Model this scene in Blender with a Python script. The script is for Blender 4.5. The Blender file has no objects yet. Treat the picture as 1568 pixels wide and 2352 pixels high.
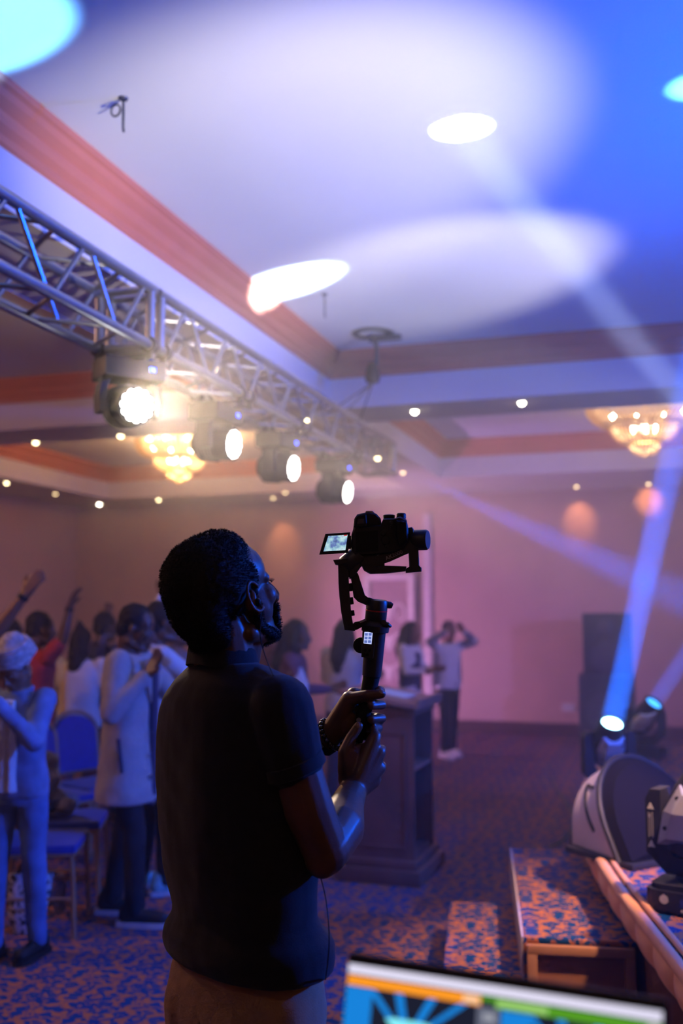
import bpy, bmesh, math, random
from mathutils import Vector, Matrix, noise as mnoise
random.seed(7)
R = math.radians
SC = bpy.context.scene
COL = SC.collection

# ------------------------------------------------------------------ camera
FPX, CAM_H = 2287.0, 1.65
YAW, PITCH = R(17.6), R(5.84)
cam_d = bpy.data.cameras.new('camera')
cam = bpy.data.objects.new('camera', cam_d)
COL.objects.link(cam)
cam_d.sensor_fit = 'VERTICAL'
cam_d.sensor_height = 36.0
cam_d.sensor_width = 24.0
cam_d.lens = 36.0 * FPX / 2352.0
cam_d.clip_start = 0.05
cam_d.clip_end = 100
cam.location = (0, 0, CAM_H)
cam.rotation_euler = (math.pi / 2 + PITCH, 0, YAW)
cam_d.dof.use_dof = True
cam_d.dof.focus_distance = 2.3
cam_d.dof.aperture_fstop = 1.9
cam_d.dof.aperture_blades = 0
SC.camera = cam

# ------------------------------------------------------------------ world and colour management
W = bpy.data.worlds.new('world')
SC.world = W
W.use_nodes = True
W.node_tree.nodes['Background'].inputs[0].default_value = (0, 0, 0, 1)
W.node_tree.nodes['Background'].inputs[1].default_value = 0
SC.view_settings.view_transform = 'Standard'
SC.view_settings.look = 'None'
SC.view_settings.gamma = 1
SC.view_settings.exposure = 0
SC.view_settings.use_curve_mapping = False
cy = SC.cycles
cy.use_denoising = True
cy.use_light_tree = False
cy.use_adaptive_sampling = True
cy.adaptive_threshold = 0.05
cy.adaptive_min_samples = 10
cy.time_limit = 1000      # safety net for slow machines
cy.max_bounces = 3
cy.diffuse_bounces = 2
cy.glossy_bounces = 1
cy.transmission_bounces = 2
cy.transparent_max_bounces = 8
cy.volume_bounces = 0
cy.sample_clamp_indirect = 4
cy.sample_clamp_direct = 0
cy.caustics_reflective = False
cy.caustics_refractive = False
HAZE_DENSITY = 0.036
LAMP_W, CHAND_L, CHAND_R = 330, 360, 80

# ------------------------------------------------------------------ stage lighting
def aim(o, target):
    d = Vector(target) - o.location
    o.rotation_euler = d.to_track_quat('-Z', 'Y').to_euler()

def spot(name, loc, target, power, color, angle, blend=0.3, radius=0.05):
    l = bpy.data.lights.new(name, 'SPOT')
    l.energy, l.color = power, color
    l.spot_size, l.spot_blend = R(angle), blend
    l.shadow_soft_size = radius
    o = bpy.data.objects.new(name, l)
    COL.objects.link(o)
    o.location = loc
    aim(o, target)
    return o

def point(name, loc, power, color, radius=0.1):
    l = bpy.data.lights.new(name, 'POINT')
    l.energy, l.color, l.shadow_soft_size = power, color, radius
    o = bpy.data.objects.new(name, l)
    COL.objects.link(o)
    o.location = loc
    return o

BLUE = (0.0, 0.10, 1.0)
SKYB = (0.12, 0.42, 1.0)
ICE = (0.55, 0.75, 1.0)
WARM = (1.0, 0.62, 0.30)
WHITE = (1.0, 0.74, 0.52)
MH_BEAM = Vector((-0.31, 6.15, 0.90))      # the lit beam fixture standing on the stage
# narrow beams of the fixtures on the stage (most of them stand right of the frame), plus one added at the truss end;
# a beam fixture's light is collimated, so its strength hardly falls off along the beam
def beam(loc, target, power, color, angle, blend=0.3, radius=0.04):
    o = spot('beam_light', loc, target, power, color, angle, blend, radius)
    o.data.use_nodes = True
    nt = o.data.node_tree
    fo = nt.nodes.new('ShaderNodeLightFalloff')
    fo.inputs['Strength'].default_value = 1.0
    nt.links.new(fo.outputs['Constant'], nt.nodes['Emission'].inputs['Strength'])
    return o
def disc_beam(loc, target, power, color, size, spread):
    l = bpy.data.lights.new('beam_light', 'AREA')
    l.shape, l.size, l.energy, l.color, l.spread = 'DISK', size, power, color, R(spread)
    o = bpy.data.objects.new('beam_light', l)
    COL.objects.link(o); o.location = loc; aim(o, target)
    return o
MH_DIR = (Vector((0.45, 4.3, 3.83)) - MH_BEAM).normalized()
MH2 = Vector((-0.13, 8.15, 0.86))
MH2_DIR = (Vector((1.5, 6.8, 3.4)) - MH2).normalized()
disc_beam(MH_BEAM + MH_DIR * .18, MH_BEAM + MH_DIR * 4, 26, (0.0, 0.13, 1.0), 0.135, 1.5)
disc_beam(MH2 + MH2_DIR * .18, MH2 + MH2_DIR * 4, 12, (0.0, 0.13, 1.0), 0.13, 1.5)
beam((1.15, 4.0, 0.95), (-0.78, 4.26, 3.83), 24000, (0.42, 0.52, 1.0), 3.4, 0.35, 0.03)
beam((3.0, 3.0, 0.95), (-2.23, 5.97, 3.80), 1500, ICE, 4.2, 0.5, 0.03)
beam((1.6, 2.0, 0.95), (-2.36, 2.95, 3.83), 300, SKYB, 6.5, 0.3, 0.03)
beam((1.2, 4.4, 0.95), (0.22, 4.20, 3.83), 420, (0.08, 0.34, 1.0), 4.4, 0.3, 0.03)
beam((-2.30, 8.62, 3.00), (0.16, 6.5, 1.74), 26000, (0.0, 0.13, 1.0), 5.0, 0.9, 0.03)  # added source inside the truss end; no fixture hangs there
# wide washes from the stage side and added fill lights
spot('ceiling_wash', (1.1, 2.0, 0.9), (-1.72, 4.45, 3.83), 950, (1.0, 0.90, 0.76), 37, 0.8, 0.05)
spot('ceiling_wash', (1.3, 4.4, 1.2), (-1.25, 6.20, 3.83), 620, (1.0, 0.92, 0.80), 30, 0.7, 0.05)
spot('blue_wash', (2.6, 3.4, 1.0), (1.2, 5.0, 3.83), 1000, BLUE, 100, 0.9, 0.15)
spot('blue_wash', (2.6, 8.4, 2.2), (-1.8, 11.8, 1.3), 750, (0.24, 0.20, 1.0), 70, 0.9, 0.1)  # added fill for the people behind the lectern
spot('blue_wash', (3.1, 4.4, 2.75), (-2.4, 3.8, 2.0), 1600, BLUE, 105, 0.8, 0.12)
spot('violet_fill', (-5.5, 11.4, 0.35), (-0.9, 14.1, 2.3), 760, (0.66, 0.30, 0.84), 100, 0.9, 0.03)  # added hidden uplight tinting the back wall and haze violet
point('rear_fill', (-0.9, -0.8, 3.5), 9, (1.0, 0.66, 0.42), 0.1)  # added warm fill behind the camera for the man's trousers
spot('amber_wash', (1.0, 3.3, 3.3), (-0.28, 4.6, 0.4), 1100, (1.0, 0.56, 0.36), 27, 0.8, 0.1)
point('chandelier_light', (-5.5, 3.4, 3.45), 120, (1.0, 0.50, 0.30), 0.15)      # added warm fill for the left coffer; its unseen chandelier is assumed

# ------------------------------------------------------------------ pixel helpers (frame 1568 x 2352)
FW = Vector((-math.sin(YAW) * math.cos(PITCH), math.cos(YAW) * math.cos(PITCH), math.sin(PITCH)))
RT = Vector((math.cos(YAW), math.sin(YAW), 0))
UP = RT.cross(FW)
C0 = Vector((0, 0, CAM_H))
def ray(x, y): return FW + RT * ((x - 784) / FPX) - UP * ((y - 1176) / FPX)
def at_d(x, y, d): return C0 + ray(x, y) * d
def at_z(x, y, z):
    r = ray(x, y); return C0 + r * ((z - CAM_H) / r.z)
def at_Y(x, y, Y):
    r = ray(x, y); return C0 + r * (Y / r.y)

# ------------------------------------------------------------------ materials
def mat(name, col, rough=0.7, metal=0.0, var=0.12, scale=14.0, emis=None, estr=0.0, bump=0.0, bscale=60.0, spec=0.3, alpha=None, trans=0.0, sheen=0.0, coat=0.0):
    m = bpy.data.materials.new(name)
    m.use_nodes = True
    nt = m.node_tree
    b = nt.nodes['Principled BSDF']
    b.inputs['Roughness'].default_value = rough
    b.inputs['Metallic'].default_value = metal
    b.inputs['Specular IOR Level'].default_value = spec
    b.inputs['Transmission Weight'].default_value = trans
    b.inputs['Sheen Weight'].default_value = sheen
    b.inputs['Coat Weight'].default_value = coat
    tc = nt.nodes.new('ShaderNodeTexCoord')
    n = nt.nodes.new('ShaderNodeTexNoise')
    n.inputs['Scale'].default_value = scale
    n.inputs['Detail'].default_value = 3
    nt.links.new(tc.outputs['Object'], n.inputs['Vector'])
    r = nt.nodes.new('ShaderNodeValToRGB')
    c = Vector(col[:3])
    r.color_ramp.elements[0].position = 0.3
    r.color_ramp.elements[1].position = 0.7
    r.color_ramp.elements[0].color = (*(c * (1 - var)), 1)
    r.color_ramp.elements[1].color = (*(c * (1 + var)), 1)
    nt.links.new(n.outputs['Fac'], r.inputs['Fac'])
    nt.links.new(r.outputs['Color'], b.inputs['Base Color'])
    if emis:
        b.inputs['Emission Color'].default_value = (*emis, 1)
        b.inputs['Emission Strength'].default_value = estr
    if bump:
        n2 = nt.nodes.new('ShaderNodeTexNoise')
        n2.inputs['Scale'].default_value = bscale
        n2.inputs['Detail'].default_value = 4
        nt.links.new(tc.outputs['Object'], n2.inputs['Vector'])
        bp = nt.nodes.new('ShaderNodeBump')
        bp.inputs['Strength'].default_value = bump
        bp.inputs['Distance'].default_value = 0.01
        nt.links.new(n2.outputs['Fac'], bp.inputs['Height'])
        nt.links.new(bp.outputs['Normal'], b.inputs['Normal'])
    return m

def carpet_mat(name, rot=0.0):
    """blue carpet with mirrored orange leaf scrolls: noise on folded coordinates"""
    m = bpy.data.materials.new(name)
    m.use_nodes = True
    nt = m.node_tree
    N = nt.nodes.new; L = nt.links.new
    b = nt.nodes['Principled BSDF']
    b.inputs['Roughness'].default_value = 0.95
    b.inputs['Specular IOR Level'].default_value = 0.1
    g = N('ShaderNodeNewGeometry')
    mp = N('ShaderNodeMapping')
    mp.inputs['Rotation'].default_value = (0, 0, rot)
    L(g.outputs['Position'], mp.inputs['Vector'])
    sx = N('ShaderNodeSeparateXYZ')
    L(mp.outputs['Vector'], sx.inputs[0])
    def mth(op, a, bb=None):
        n = N('ShaderNodeMath'); n.operation = op
        for i, v in enumerate((a, bb)):
            if v is None: continue
            if isinstance(v, (int, float)): n.inputs[i].default_value = v
            else: L(v, n.inputs[i])
        return n.outputs[0]
    fx = mth('PINGPONG', sx.outputs['X'], 0.19)
    # half-drop repeat: every second column is shifted by half a period
    col = mth('FLOOR', mth('DIVIDE', sx.outputs['X'], 0.38))
    yy = mth('ADD', mth('ADD', sx.outputs['Y'], mth('MULTIPLY', mth('MODULO', col, 2.0), 0.23)), sx.outputs['Z'])
    fy = mth('WRAP', yy, 0.0) if False else mth('MODULO', mth('ADD', yy, 40.02), 0.46)
    cx = N('ShaderNodeCombineXYZ')
    L(fx, cx.inputs[0]); L(fy, cx.inputs[1])
    def ns(scale, off, dist):
        mp2 = N('ShaderNodeMapping'); mp2.inputs['Location'].default_value = (off, off * 1.7, off * .3)
        L(cx.outputs[0], mp2.inputs['Vector'])
        n = N('ShaderNodeTexNoise')
        n.inputs['Scale'].default_value = scale
        n.inputs['Detail'].default_value = 0.0
        n.inputs['Distortion'].default_value = dist
        L(mp2.outputs[0], n.inputs['Vector'])
        return n.outputs['Fac']
    def ramp(v, a, b_):
        r = N('ShaderNodeMapRange'); r.inputs['From Min'].default_value = a; r.inputs['From Max'].default_value = b_
        L(v, r.inputs['Value']); return r.outputs[0]
    n1, n2 = ns(24, 0.0, 0.5), ns(15, 3.1, 0.8)
    blobs = ramp(n1, .515, .535)                                   # petals and leaves
    stem = ramp(mth('ABSOLUTE', mth('SUBTRACT', n2, .5)), .020, .010)   # curling stems
    fac = mth('MAXIMUM', blobs, stem)
    cut = ramp(mth('ABSOLUTE', mth('SUBTRACT', n1, .625)), .006, .012)   # blue veins inside the petals
    fac = mth('MULTIPLY', fac, cut)
    mix = N('ShaderNodeMix'); mix.data_type = 'RGBA'
    mix.inputs['A'].default_value = (0.004, 0.055, 0.19, 1)
    mix.inputs['B'].default_value = (0.50, 0.17, 0.055, 1)
    L(fac, mix.inputs['Factor'])
    fi = N('ShaderNodeTexNoise'); fi.inputs['Scale'].default_value = 400
    L(g.outputs['Position'], fi.inputs['Vector'])
    mr = N('ShaderNodeMapRange')
    mr.inputs['To Min'].default_value = 0.7; mr.inputs['To Max'].default_value = 1.25
    L(fi.outputs['Fac'], mr.inputs['Value'])
    mm = N('ShaderNodeMix'); mm.data_type = 'RGBA'; mm.blend_type = 'MULTIPLY'
    mm.inputs['Factor'].default_value = 1
    L(mix.outputs['Result'], mm.inputs['A']); L(mr.outputs[0], mm.inputs['B'])
    L(mm.outputs['Result'], b.inputs['Base Color'])
    bp = N('ShaderNodeBump'); bp.inputs['Strength'].default_value = 0.4; bp.inputs['Distance'].default_value = 0.004
    L(fi.outputs['Fac'], bp.inputs['Height']); L(bp.outputs['Normal'], b.inputs['Normal'])
    return m

def emit_mat(name, col, strength):
    m = bpy.data.materials.new(name)
    m.use_nodes = True
    nt = m.node_tree
    nt.nodes.remove(nt.nodes['Principled BSDF'])
    e = nt.nodes.new('ShaderNodeEmission')
    e.inputs[0].default_value = (*col, 1); e.inputs[1].default_value = strength
    nt.links.new(e.outputs[0], nt.nodes['Material Output'].inputs[0])
    m.cycles.emission_sampling = 'NONE'      # the lamps themselves light the hall
    return m

# ------------------------------------------------------------------ mesh builder
def frame_of(d):
    d = Vector(d).normalized()
    a = Vector((0, 0, 1)) if abs(d.z) < 0.9 else Vector((1, 0, 0))
    x = d.cross(a).normalized()
    return x, d.cross(x).normalized(), d

class MB:
    def __init__(s): s.v, s.f = [], []
    def add(s, vs, fs):
        o = len(s.v)
        s.v += [tuple(p) for p in vs]
        s.f += [tuple(i + o for i in f) for f in fs]
        return s
    def box(s, c, size, M=None, bev=0.0):
        c = Vector(c); hx, hy, hz = size[0] / 2, size[1] / 2, size[2] / 2
        if bev <= 0:
            vs = [Vector((x, y, z)) for x in (-hx, hx) for y in (-hy, hy) for z in (-hz, hz)]
            fs = [(0, 1, 3, 2), (4, 6, 7, 5), (0, 4, 5, 1), (2, 3, 7, 6), (0, 2, 6, 4), (1, 5, 7, 3)]
        else:
            b = min(bev, hx * .9, hy * .9, hz * .9)
            bm = bmesh.new()
            bmesh.ops.create_cube(bm, size=1)
            for v in bm.verts: v.co = Vector((v.co.x * hx * 2, v.co.y * hy * 2, v.co.z * hz * 2))
            bmesh.ops.bevel(bm, geom=list(bm.edges), offset=b, segments=2, profile=0.6, affect='EDGES')
            bm.verts.ensure_lookup_table()
            vs = [v.co.copy() for v in bm.verts]; fs = [tuple(v.index for v in f.verts) for f in bm.faces]
            bm.free()
        if M is not None: vs = [M @ p for p in vs]
        return s.add([p + c for p in vs], fs)
    def tube(s, p0, p1, r0, r1=None, n=12, cap=True):
        return s.path([p0, p1], [r0, r0 if r1 is None else r1], n, cap)
    def path(s, pts, rad, n=8, cap=True, closed=False):
        pts = [Vector(p) for p in pts]
        if not isinstance(rad, (list, tuple)): rad = [rad] * len(pts)
        k = len(pts); vs, fs = [], []
        x = None
        for i, p in enumerate(pts):
            if closed: t = (pts[(i + 1) % k] - pts[i - 1])
            else: t = (pts[min(i + 1, k - 1)] - pts[max(i - 1, 0)])
            t = t.normalized() if t.length > 1e-9 else Vector((0, 0, 1))
            if x is None: x, y, _ = frame_of(t)
            else:
                x = (x - t * x.dot(t))
                x = x.normalized() if x.length > 1e-6 else frame_of(t)[0]
            y = t.cross(x)
            for j in range(n):
                a = 2 * math.pi * j / n
                vs.append(p + (x * math.cos(a) + y * math.sin(a)) * rad[i])
        for i in range(k if closed else k - 1):
            i2 = (i + 1) % k
            for j in range(n):
                j2 = (j + 1) % n
                fs.append((i * n + j, i * n + j2, i2 * n + j2, i2 * n + j))
        if cap and not closed:
            fs.append(tuple(range(n - 1, -1, -1))); fs.append(tuple((k - 1) * n + j for j in range(n)))
        return s.add(vs, fs)
    def lathe(s, prof, c=(0, 0, 0), axis=(0, 0, 1), n=24, cap=True):
        x, y, z = frame_of(axis); c = Vector(c); k = len(prof); vs, fs = [], []
        for r, h in prof:
            for j in range(n):
                a = 2 * math.pi * j / n
                vs.append(c + z * h + (x * math.cos(a) + y * math.sin(a)) * r)
        for i in range(k - 1):
            for j in range(n):
                j2 = (j + 1) % n
                fs.append((i * n + j, i * n + j2, (i + 1) * n + j2, (i + 1) * n + j))
        if cap:
            fs.append(tuple(range(n - 1, -1, -1))); fs.append(tuple((k - 1) * n + j for j in range(n)))
        return s.add(vs, fs)
    def ell(s, c, r, M=None, n=14, m=9):
        c = Vector(c); vs, fs = [], []
        if not isinstance(r, (tuple, list)): r = (r, r, r)
        for i in range(m + 1):
            t = math.pi * i / m
            for j in range(n):
                a = 2 * math.pi * j / n
                p = Vector((math.sin(max(t, 1e-3) if i < m else math.pi - 1e-3) * math.cos(a) * r[0], math.sin(max(t, 1e-3) if i < m else math.pi - 1e-3) * math.sin(a) * r[1], math.cos(t) * r[2]))
                vs.append(c + (M @ p if M is not None else p))
        for i in range(m):
            for j in range(n):
                j2 = (j + 1) % n
                fs.append((i * n + j, (i + 1) * n + j, (i + 1) * n + j2, i * n + j2))
        fs.append(tuple(range(n))); fs.append(tuple(m * n + j for j in range(n - 1, -1, -1)))
        return s.add(vs, fs)
    def cap(s, p0, r0, p1, r1=None, n=14):
        """tapered capsule"""
        r1 = r0 if r1 is None else r1
        p0, p1 = Vector(p0), Vector(p1)
        d = p1 - p0
        if d.length < 1e-6: return s.ell(p0, max(r0, r1))
        u = d.normalized(); pts, rad = [], []
        for k in range(0, 5):
            a = math.pi / 2 * (1 - k / 4)
            pts.append(p0 - u * r0 * math.sin(a)); rad.append(max(r0 * math.cos(a), r0 * .04))
        for k in range(0, 5):
            a = math.pi / 2 * k / 4
            pts.append(p1 + u * r1 * math.sin(a)); rad.append(max(r1 * math.cos(a), r1 * .04))
        return s.path(pts, rad, n)
    def chain(s, pts, rad, n=14):
        for i in range(len(pts) - 1): s.cap(pts[i], rad[i], pts[i + 1], rad[i + 1], n)
        return s
    def loft(s, rings, n=28, sup=2.0):
        """rings: (cx, cy, cz, rx, ry, rot) closed cross sections stacked upward"""
        vs, fs = [], []
        for (cx, cy_, cz, rx, ry, rot) in rings:
            for j in range(n):
                a = 2 * math.pi * j / n
                ca, sa = math.cos(a), math.sin(a)
                x = rx * math.copysign(abs(ca) ** (2 / sup), ca); y = ry * math.copysign(abs(sa) ** (2 / sup), sa)
                vs.append((cx + x * math.cos(rot) - y * math.sin(rot), cy_ + x * math.sin(rot) + y * math.cos(rot), cz))
        k = len(rings)
        for i in range(k - 1):
            for j in range(n):
                j2 = (j + 1) % n
                fs.append((i * n + j, i * n + j2, (i + 1) * n + j2, (i + 1) * n + j))
        fs.append(tuple(range(n - 1, -1, -1))); fs.append(tuple((k - 1) * n + j for j in range(n)))
        return s.add(vs, fs)
    def prism(s, poly, z0, z1, M=None, c=(0, 0, 0)):
        """2-D outline (counter clockwise) extruded from z0 to z1"""
        k = len(poly); c = Vector(c)
        vs = [Vector((x, y, z0)) for x, y in poly] + [Vector((x, y, z1)) for x, y in poly]
        if M is not None: vs = [M @ p for p in vs]
        fs = [tuple(range(k - 1, -1, -1)), tuple(range(k, 2 * k))] + [(i, (i + 1) % k, k + (i + 1) % k, k + i) for i in range(k)]
        return s.add([p + c for p in vs], fs)
    def mesh(s, name, m, smooth=True, ang=40):
        me = bpy.data.meshes.new(name)
        me.from_pydata(s.v, [], s.f)
        me.validate()
        bm = bmesh.new(); bm.from_mesh(me); bmesh.ops.recalc_face_normals(bm, faces=bm.faces); bm.to_mesh(me); bm.free()
        if smooth:
            me.polygons.foreach_set('use_smooth', [True] * len(me.polygons))
            me.set_sharp_from_angle(angle=R(ang))
        if m: me.materials.append(m)
        return me
    def build(s, name, m, parent=None, smooth=True, ang=40):
        return link(name, s.mesh(name, m, smooth, ang), parent)
    def remesh(s, name, m, parent, voxel=0.01, smooth=6, factor=0.5, disp=None):
        """union of everything added so far as one continuous skin"""
        me = bpy.data.meshes.new('tmp')
        me.from_pydata(s.v, [], s.f)
        bm = bmesh.new(); bm.from_mesh(me); bmesh.ops.recalc_face_normals(bm, faces=bm.faces); bm.to_mesh(me); bm.free()
        o = bpy.data.objects.new('tmp', me); COL.objects.link(o)
        md = o.modifiers.new('r', 'REMESH'); md.mode = 'VOXEL'; md.voxel_size = voxel; md.use_smooth_shade = True
        if smooth:
            sm = o.modifiers.new('s', 'SMOOTH'); sm.iterations = smooth; sm.factor = factor
        dg = bpy.context.evaluated_depsgraph_get()
        e = o.evaluated_get(dg)
        out = bpy.data.meshes.new_from_object(e)
        bpy.data.objects.remove(o); bpy.data.meshes.remove(me)
        out.name = name
        out.materials.clear(); out.materials.append(m)
        if disp:
            for v in out.vertices: v.co = disp(v.co.copy())
        out.polygons.foreach_set('use_smooth', [True] * len(out.polygons))
        return link(name, out, parent)

def link(name, me, parent=None):
    o = bpy.data.objects.new(name, me)
    COL.objects.link(o)
    if parent is not None: o.parent = parent
    return o

def tag(o, label, cat, group=None, kind=None):
    o['label'] = label; o['category'] = cat
    if group: o['group'] = group
    if kind: o['kind'] = kind
    return o

def struct(o, label=None):
    o['kind'] = 'structure'
    if label: o['label'] = label
    return o

def thing(name, label, cat, loc=(0, 0, 0), rz=0.0, group=None):
    o = bpy.data.objects.new(name, None)
    o.empty_display_size = 0.1
    COL.objects.link(o)
    o.location = loc; o.rotation_euler = (0, 0, rz)
    return tag(o, label, cat, group)

def copy_tree(o, parent=None):
    c = o.copy(); COL.objects.link(c); c.parent = parent
    for ch in list(o.children): copy_tree(ch, c)
    return c

def text_mesh(name, body, size, m, parent, M, depth=0.0006):
    cu = bpy.data.curves.new('t', 'FONT')
    cu.body = body; cu.size = size; cu.extrude = depth; cu.align_x = 'CENTER'; cu.align_y = 'CENTER'
    o = bpy.data.objects.new('t', cu); COL.objects.link(o)
    dg = bpy.context.evaluated_depsgraph_get()
    me = bpy.data.meshes.new_from_object(o.evaluated_get(dg))
    bpy.data.objects.remove(o); bpy.data.curves.remove(cu)
    me.transform(M); me.materials.clear(); me.materials.append(m)
    return link(name, me, parent)

def basis(x, y, z, t=(0, 0, 0)):
    x, y, z, t = Vector(x), Vector(y), Vector(z), Vector(t)
    return Matrix(((x.x, y.x, z.x, t.x), (x.y, y.y, z.y, t.y), (x.z, y.z, z.z, t.z), (0, 0, 0, 1)))

# ------------------------------------------------------------------ the hall
Z1, Z2 = 3.37, 3.83                 # soffit of the beams, ceiling of the coffers
XL, XR, YN, YB = -9.0, 5.2, -3.0, 14.13
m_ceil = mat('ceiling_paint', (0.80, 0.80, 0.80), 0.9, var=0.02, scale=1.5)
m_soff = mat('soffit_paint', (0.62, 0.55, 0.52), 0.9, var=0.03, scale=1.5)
m_corn = mat('cornice_paint', (0.66, 0.22, 0.13), 0.55, var=0.06, scale=3)
m_wall = mat('wall_paper', (0.62, 0.40, 0.33), 0.85, var=0.05, scale=2.5, bump=0.05, bscale=90)
m_carpet = carpet_mat('hall_carpet', 0.0)
m_base = mat('baseboard_wood', (0.10, 0.05, 0.04), 0.5)

struct(MB().box(((XL + XR) / 2, (YN + YB) / 2, -0.05), (XR - XL, YB - YN, 0.1)).build('floor', m_carpet, smooth=False))
struct(MB().box(((XL + XR) / 2, YB + 0.06, 2.0), (XR - XL + .2, 0.12, 4.1)).build('wall_back', m_wall, smooth=False))
struct(MB().box((XL - 0.06, (YN + YB) / 2, 2.0), (0.12, YB - YN, 4.1)).build('wall_left', m_wall, smooth=False))
struct(MB().box((XR + 0.06, (YN + YB) / 2, 2.0), (0.12, YB - YN, 4.1)).build('wall_right', m_wall, smooth=False))
struct(MB().box(((XL + XR) / 2, YN - 0.06, 2.0), (XR - XL + .2, 0.12, 4.1)).build('wall_near', m_wall, smooth=False))
COFFERS = [(-2.60, 3.2, -1.6, 7.85), (-7.85, -3.25, -1.6, 7.85), (-7.85, -3.25, 8.55, 13.1), (-2.60, 3.2, 8.50, 12.3)]
def rect(mb, x0, x1, y0, y1, z0, z1): mb.box(((x0 + x1) / 2, (y0 + y1) / 2, (z0 + z1) / 2), (x1 - x0, y1 - y0, z1 - z0))
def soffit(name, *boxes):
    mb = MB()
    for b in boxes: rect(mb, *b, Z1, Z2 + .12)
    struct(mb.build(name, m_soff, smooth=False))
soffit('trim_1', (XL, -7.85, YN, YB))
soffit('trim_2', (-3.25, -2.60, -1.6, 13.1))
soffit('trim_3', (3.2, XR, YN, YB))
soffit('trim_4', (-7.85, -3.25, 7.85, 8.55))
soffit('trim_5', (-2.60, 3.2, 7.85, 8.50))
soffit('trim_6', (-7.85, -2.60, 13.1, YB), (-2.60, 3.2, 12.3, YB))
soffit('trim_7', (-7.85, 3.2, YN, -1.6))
mb = MB()
rect(mb, XL, XR, YN, YB, Z2 + .12, Z2 + .2)
for c in COFFERS: rect(mb, *c, Z2, Z2 + .12)
struct(mb.build('ceiling', m_ceil, smooth=False))
# painted band on the inner faces of each coffer and the moulded cornice above it
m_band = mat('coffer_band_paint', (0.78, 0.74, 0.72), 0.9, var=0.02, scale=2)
PROF = [(0.0, 3.615), (0.022, 3.63), (0.022, 3.665), (0.05, 3.69), (0.06, 3.715), (0.06, 3.735), (0.10, 3.765), (0.115, 3.79), (0.135, 3.80), (0.135, Z2), (0.0, Z2)]
for k, (x0, x1, y0, y1) in enumerate(COFFERS):
    mb = MB()
    t = 0.006
    rect(mb, x0, x0 + t, y0, y1, Z1 - .004, 3.63); rect(mb, x1 - t, x1, y0, y1, Z1 - .004, 3.63)
    rect(mb, x0 + t, x1 - t, y0, y0 + t, Z1 - .004, 3.63); rect(mb, x0 + t, x1 - t, y1 - t, y1, Z1 - .004, 3.63)
    struct(mb.build('trim_%d' % (8 + k), m_band, smooth=False))
    vs, fs = [], []
    n = len(PROF)
    for (cx, cy_, sx, sy) in ((x0, y0, 1, 1), (x1, y0, -1, 1), (x1, y1, -1, -1), (x0, y1, 1, -1)):
        for o, z in PROF: vs.append((cx + sx * (o + .001), cy_ + sy * (o + .001), z))
    for i in range(4):
        for j in range(n):
            j2 = (j + 1) % n; i2 = (i + 1) % 4
            fs.append((i * n + j, i * n + j2, i2 * n + j2, i2 * n + j))
    struct(MB().add(vs, fs).build('trim_%d' % (12 + k), m_corn, smooth=False))
mb = MB(); rect(mb, XL, XR, YB - .025, YB, 0, .16); struct(mb.build('baseboard_back', m_base, smooth=False))
mb = MB(); rect(mb, XL, XL + .025, YN, YB - .025, 0, .16); struct(mb.build('baseboard_left', m_base, smooth=False))
# slim upright moulding on the back wall beside the carved panel
p = at_Y(982, 1300, YB)
mb = MB(); rect(mb, p.x - .07, p.x + .07, YB - .03, YB - .001, .16, 3.1); rect(mb, p.x - .045, p.x + .045, YB - .05, YB - .03, .16, 3.1)
struct(mb.build('trim_16', mat('moulding_paint', (0.75, 0.62, 0.60), 0.7), smooth=False))

# ------------------------------------------------------------------ haze
hz = MB(); rect(hz, XL + .05, XR - .05, 2.7, YB - .06, .02, Z2 + .11)
m_haze = bpy.data.materials.new('stage_haze'); m_haze.use_nodes = True
nt = m_haze.node_tree; nt.nodes.remove(nt.nodes['Principled BSDF'])
vsn = nt.nodes.new('ShaderNodeVolumeScatter')
vsn.inputs['Color'].default_value = (1, 1, 1, 1)
vsn.inputs['Density'].default_value = HAZE_DENSITY
vsn.inputs['Anisotropy'].default_value = 0.5
nt.links.new(vsn.outputs[0], nt.nodes['Material Output'].inputs['Volume'])
ho = hz.build('haze', m_haze, smooth=False)
tag(ho, 'thin stage haze filling the whole hall', 'haze', kind='stuff')

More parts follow.
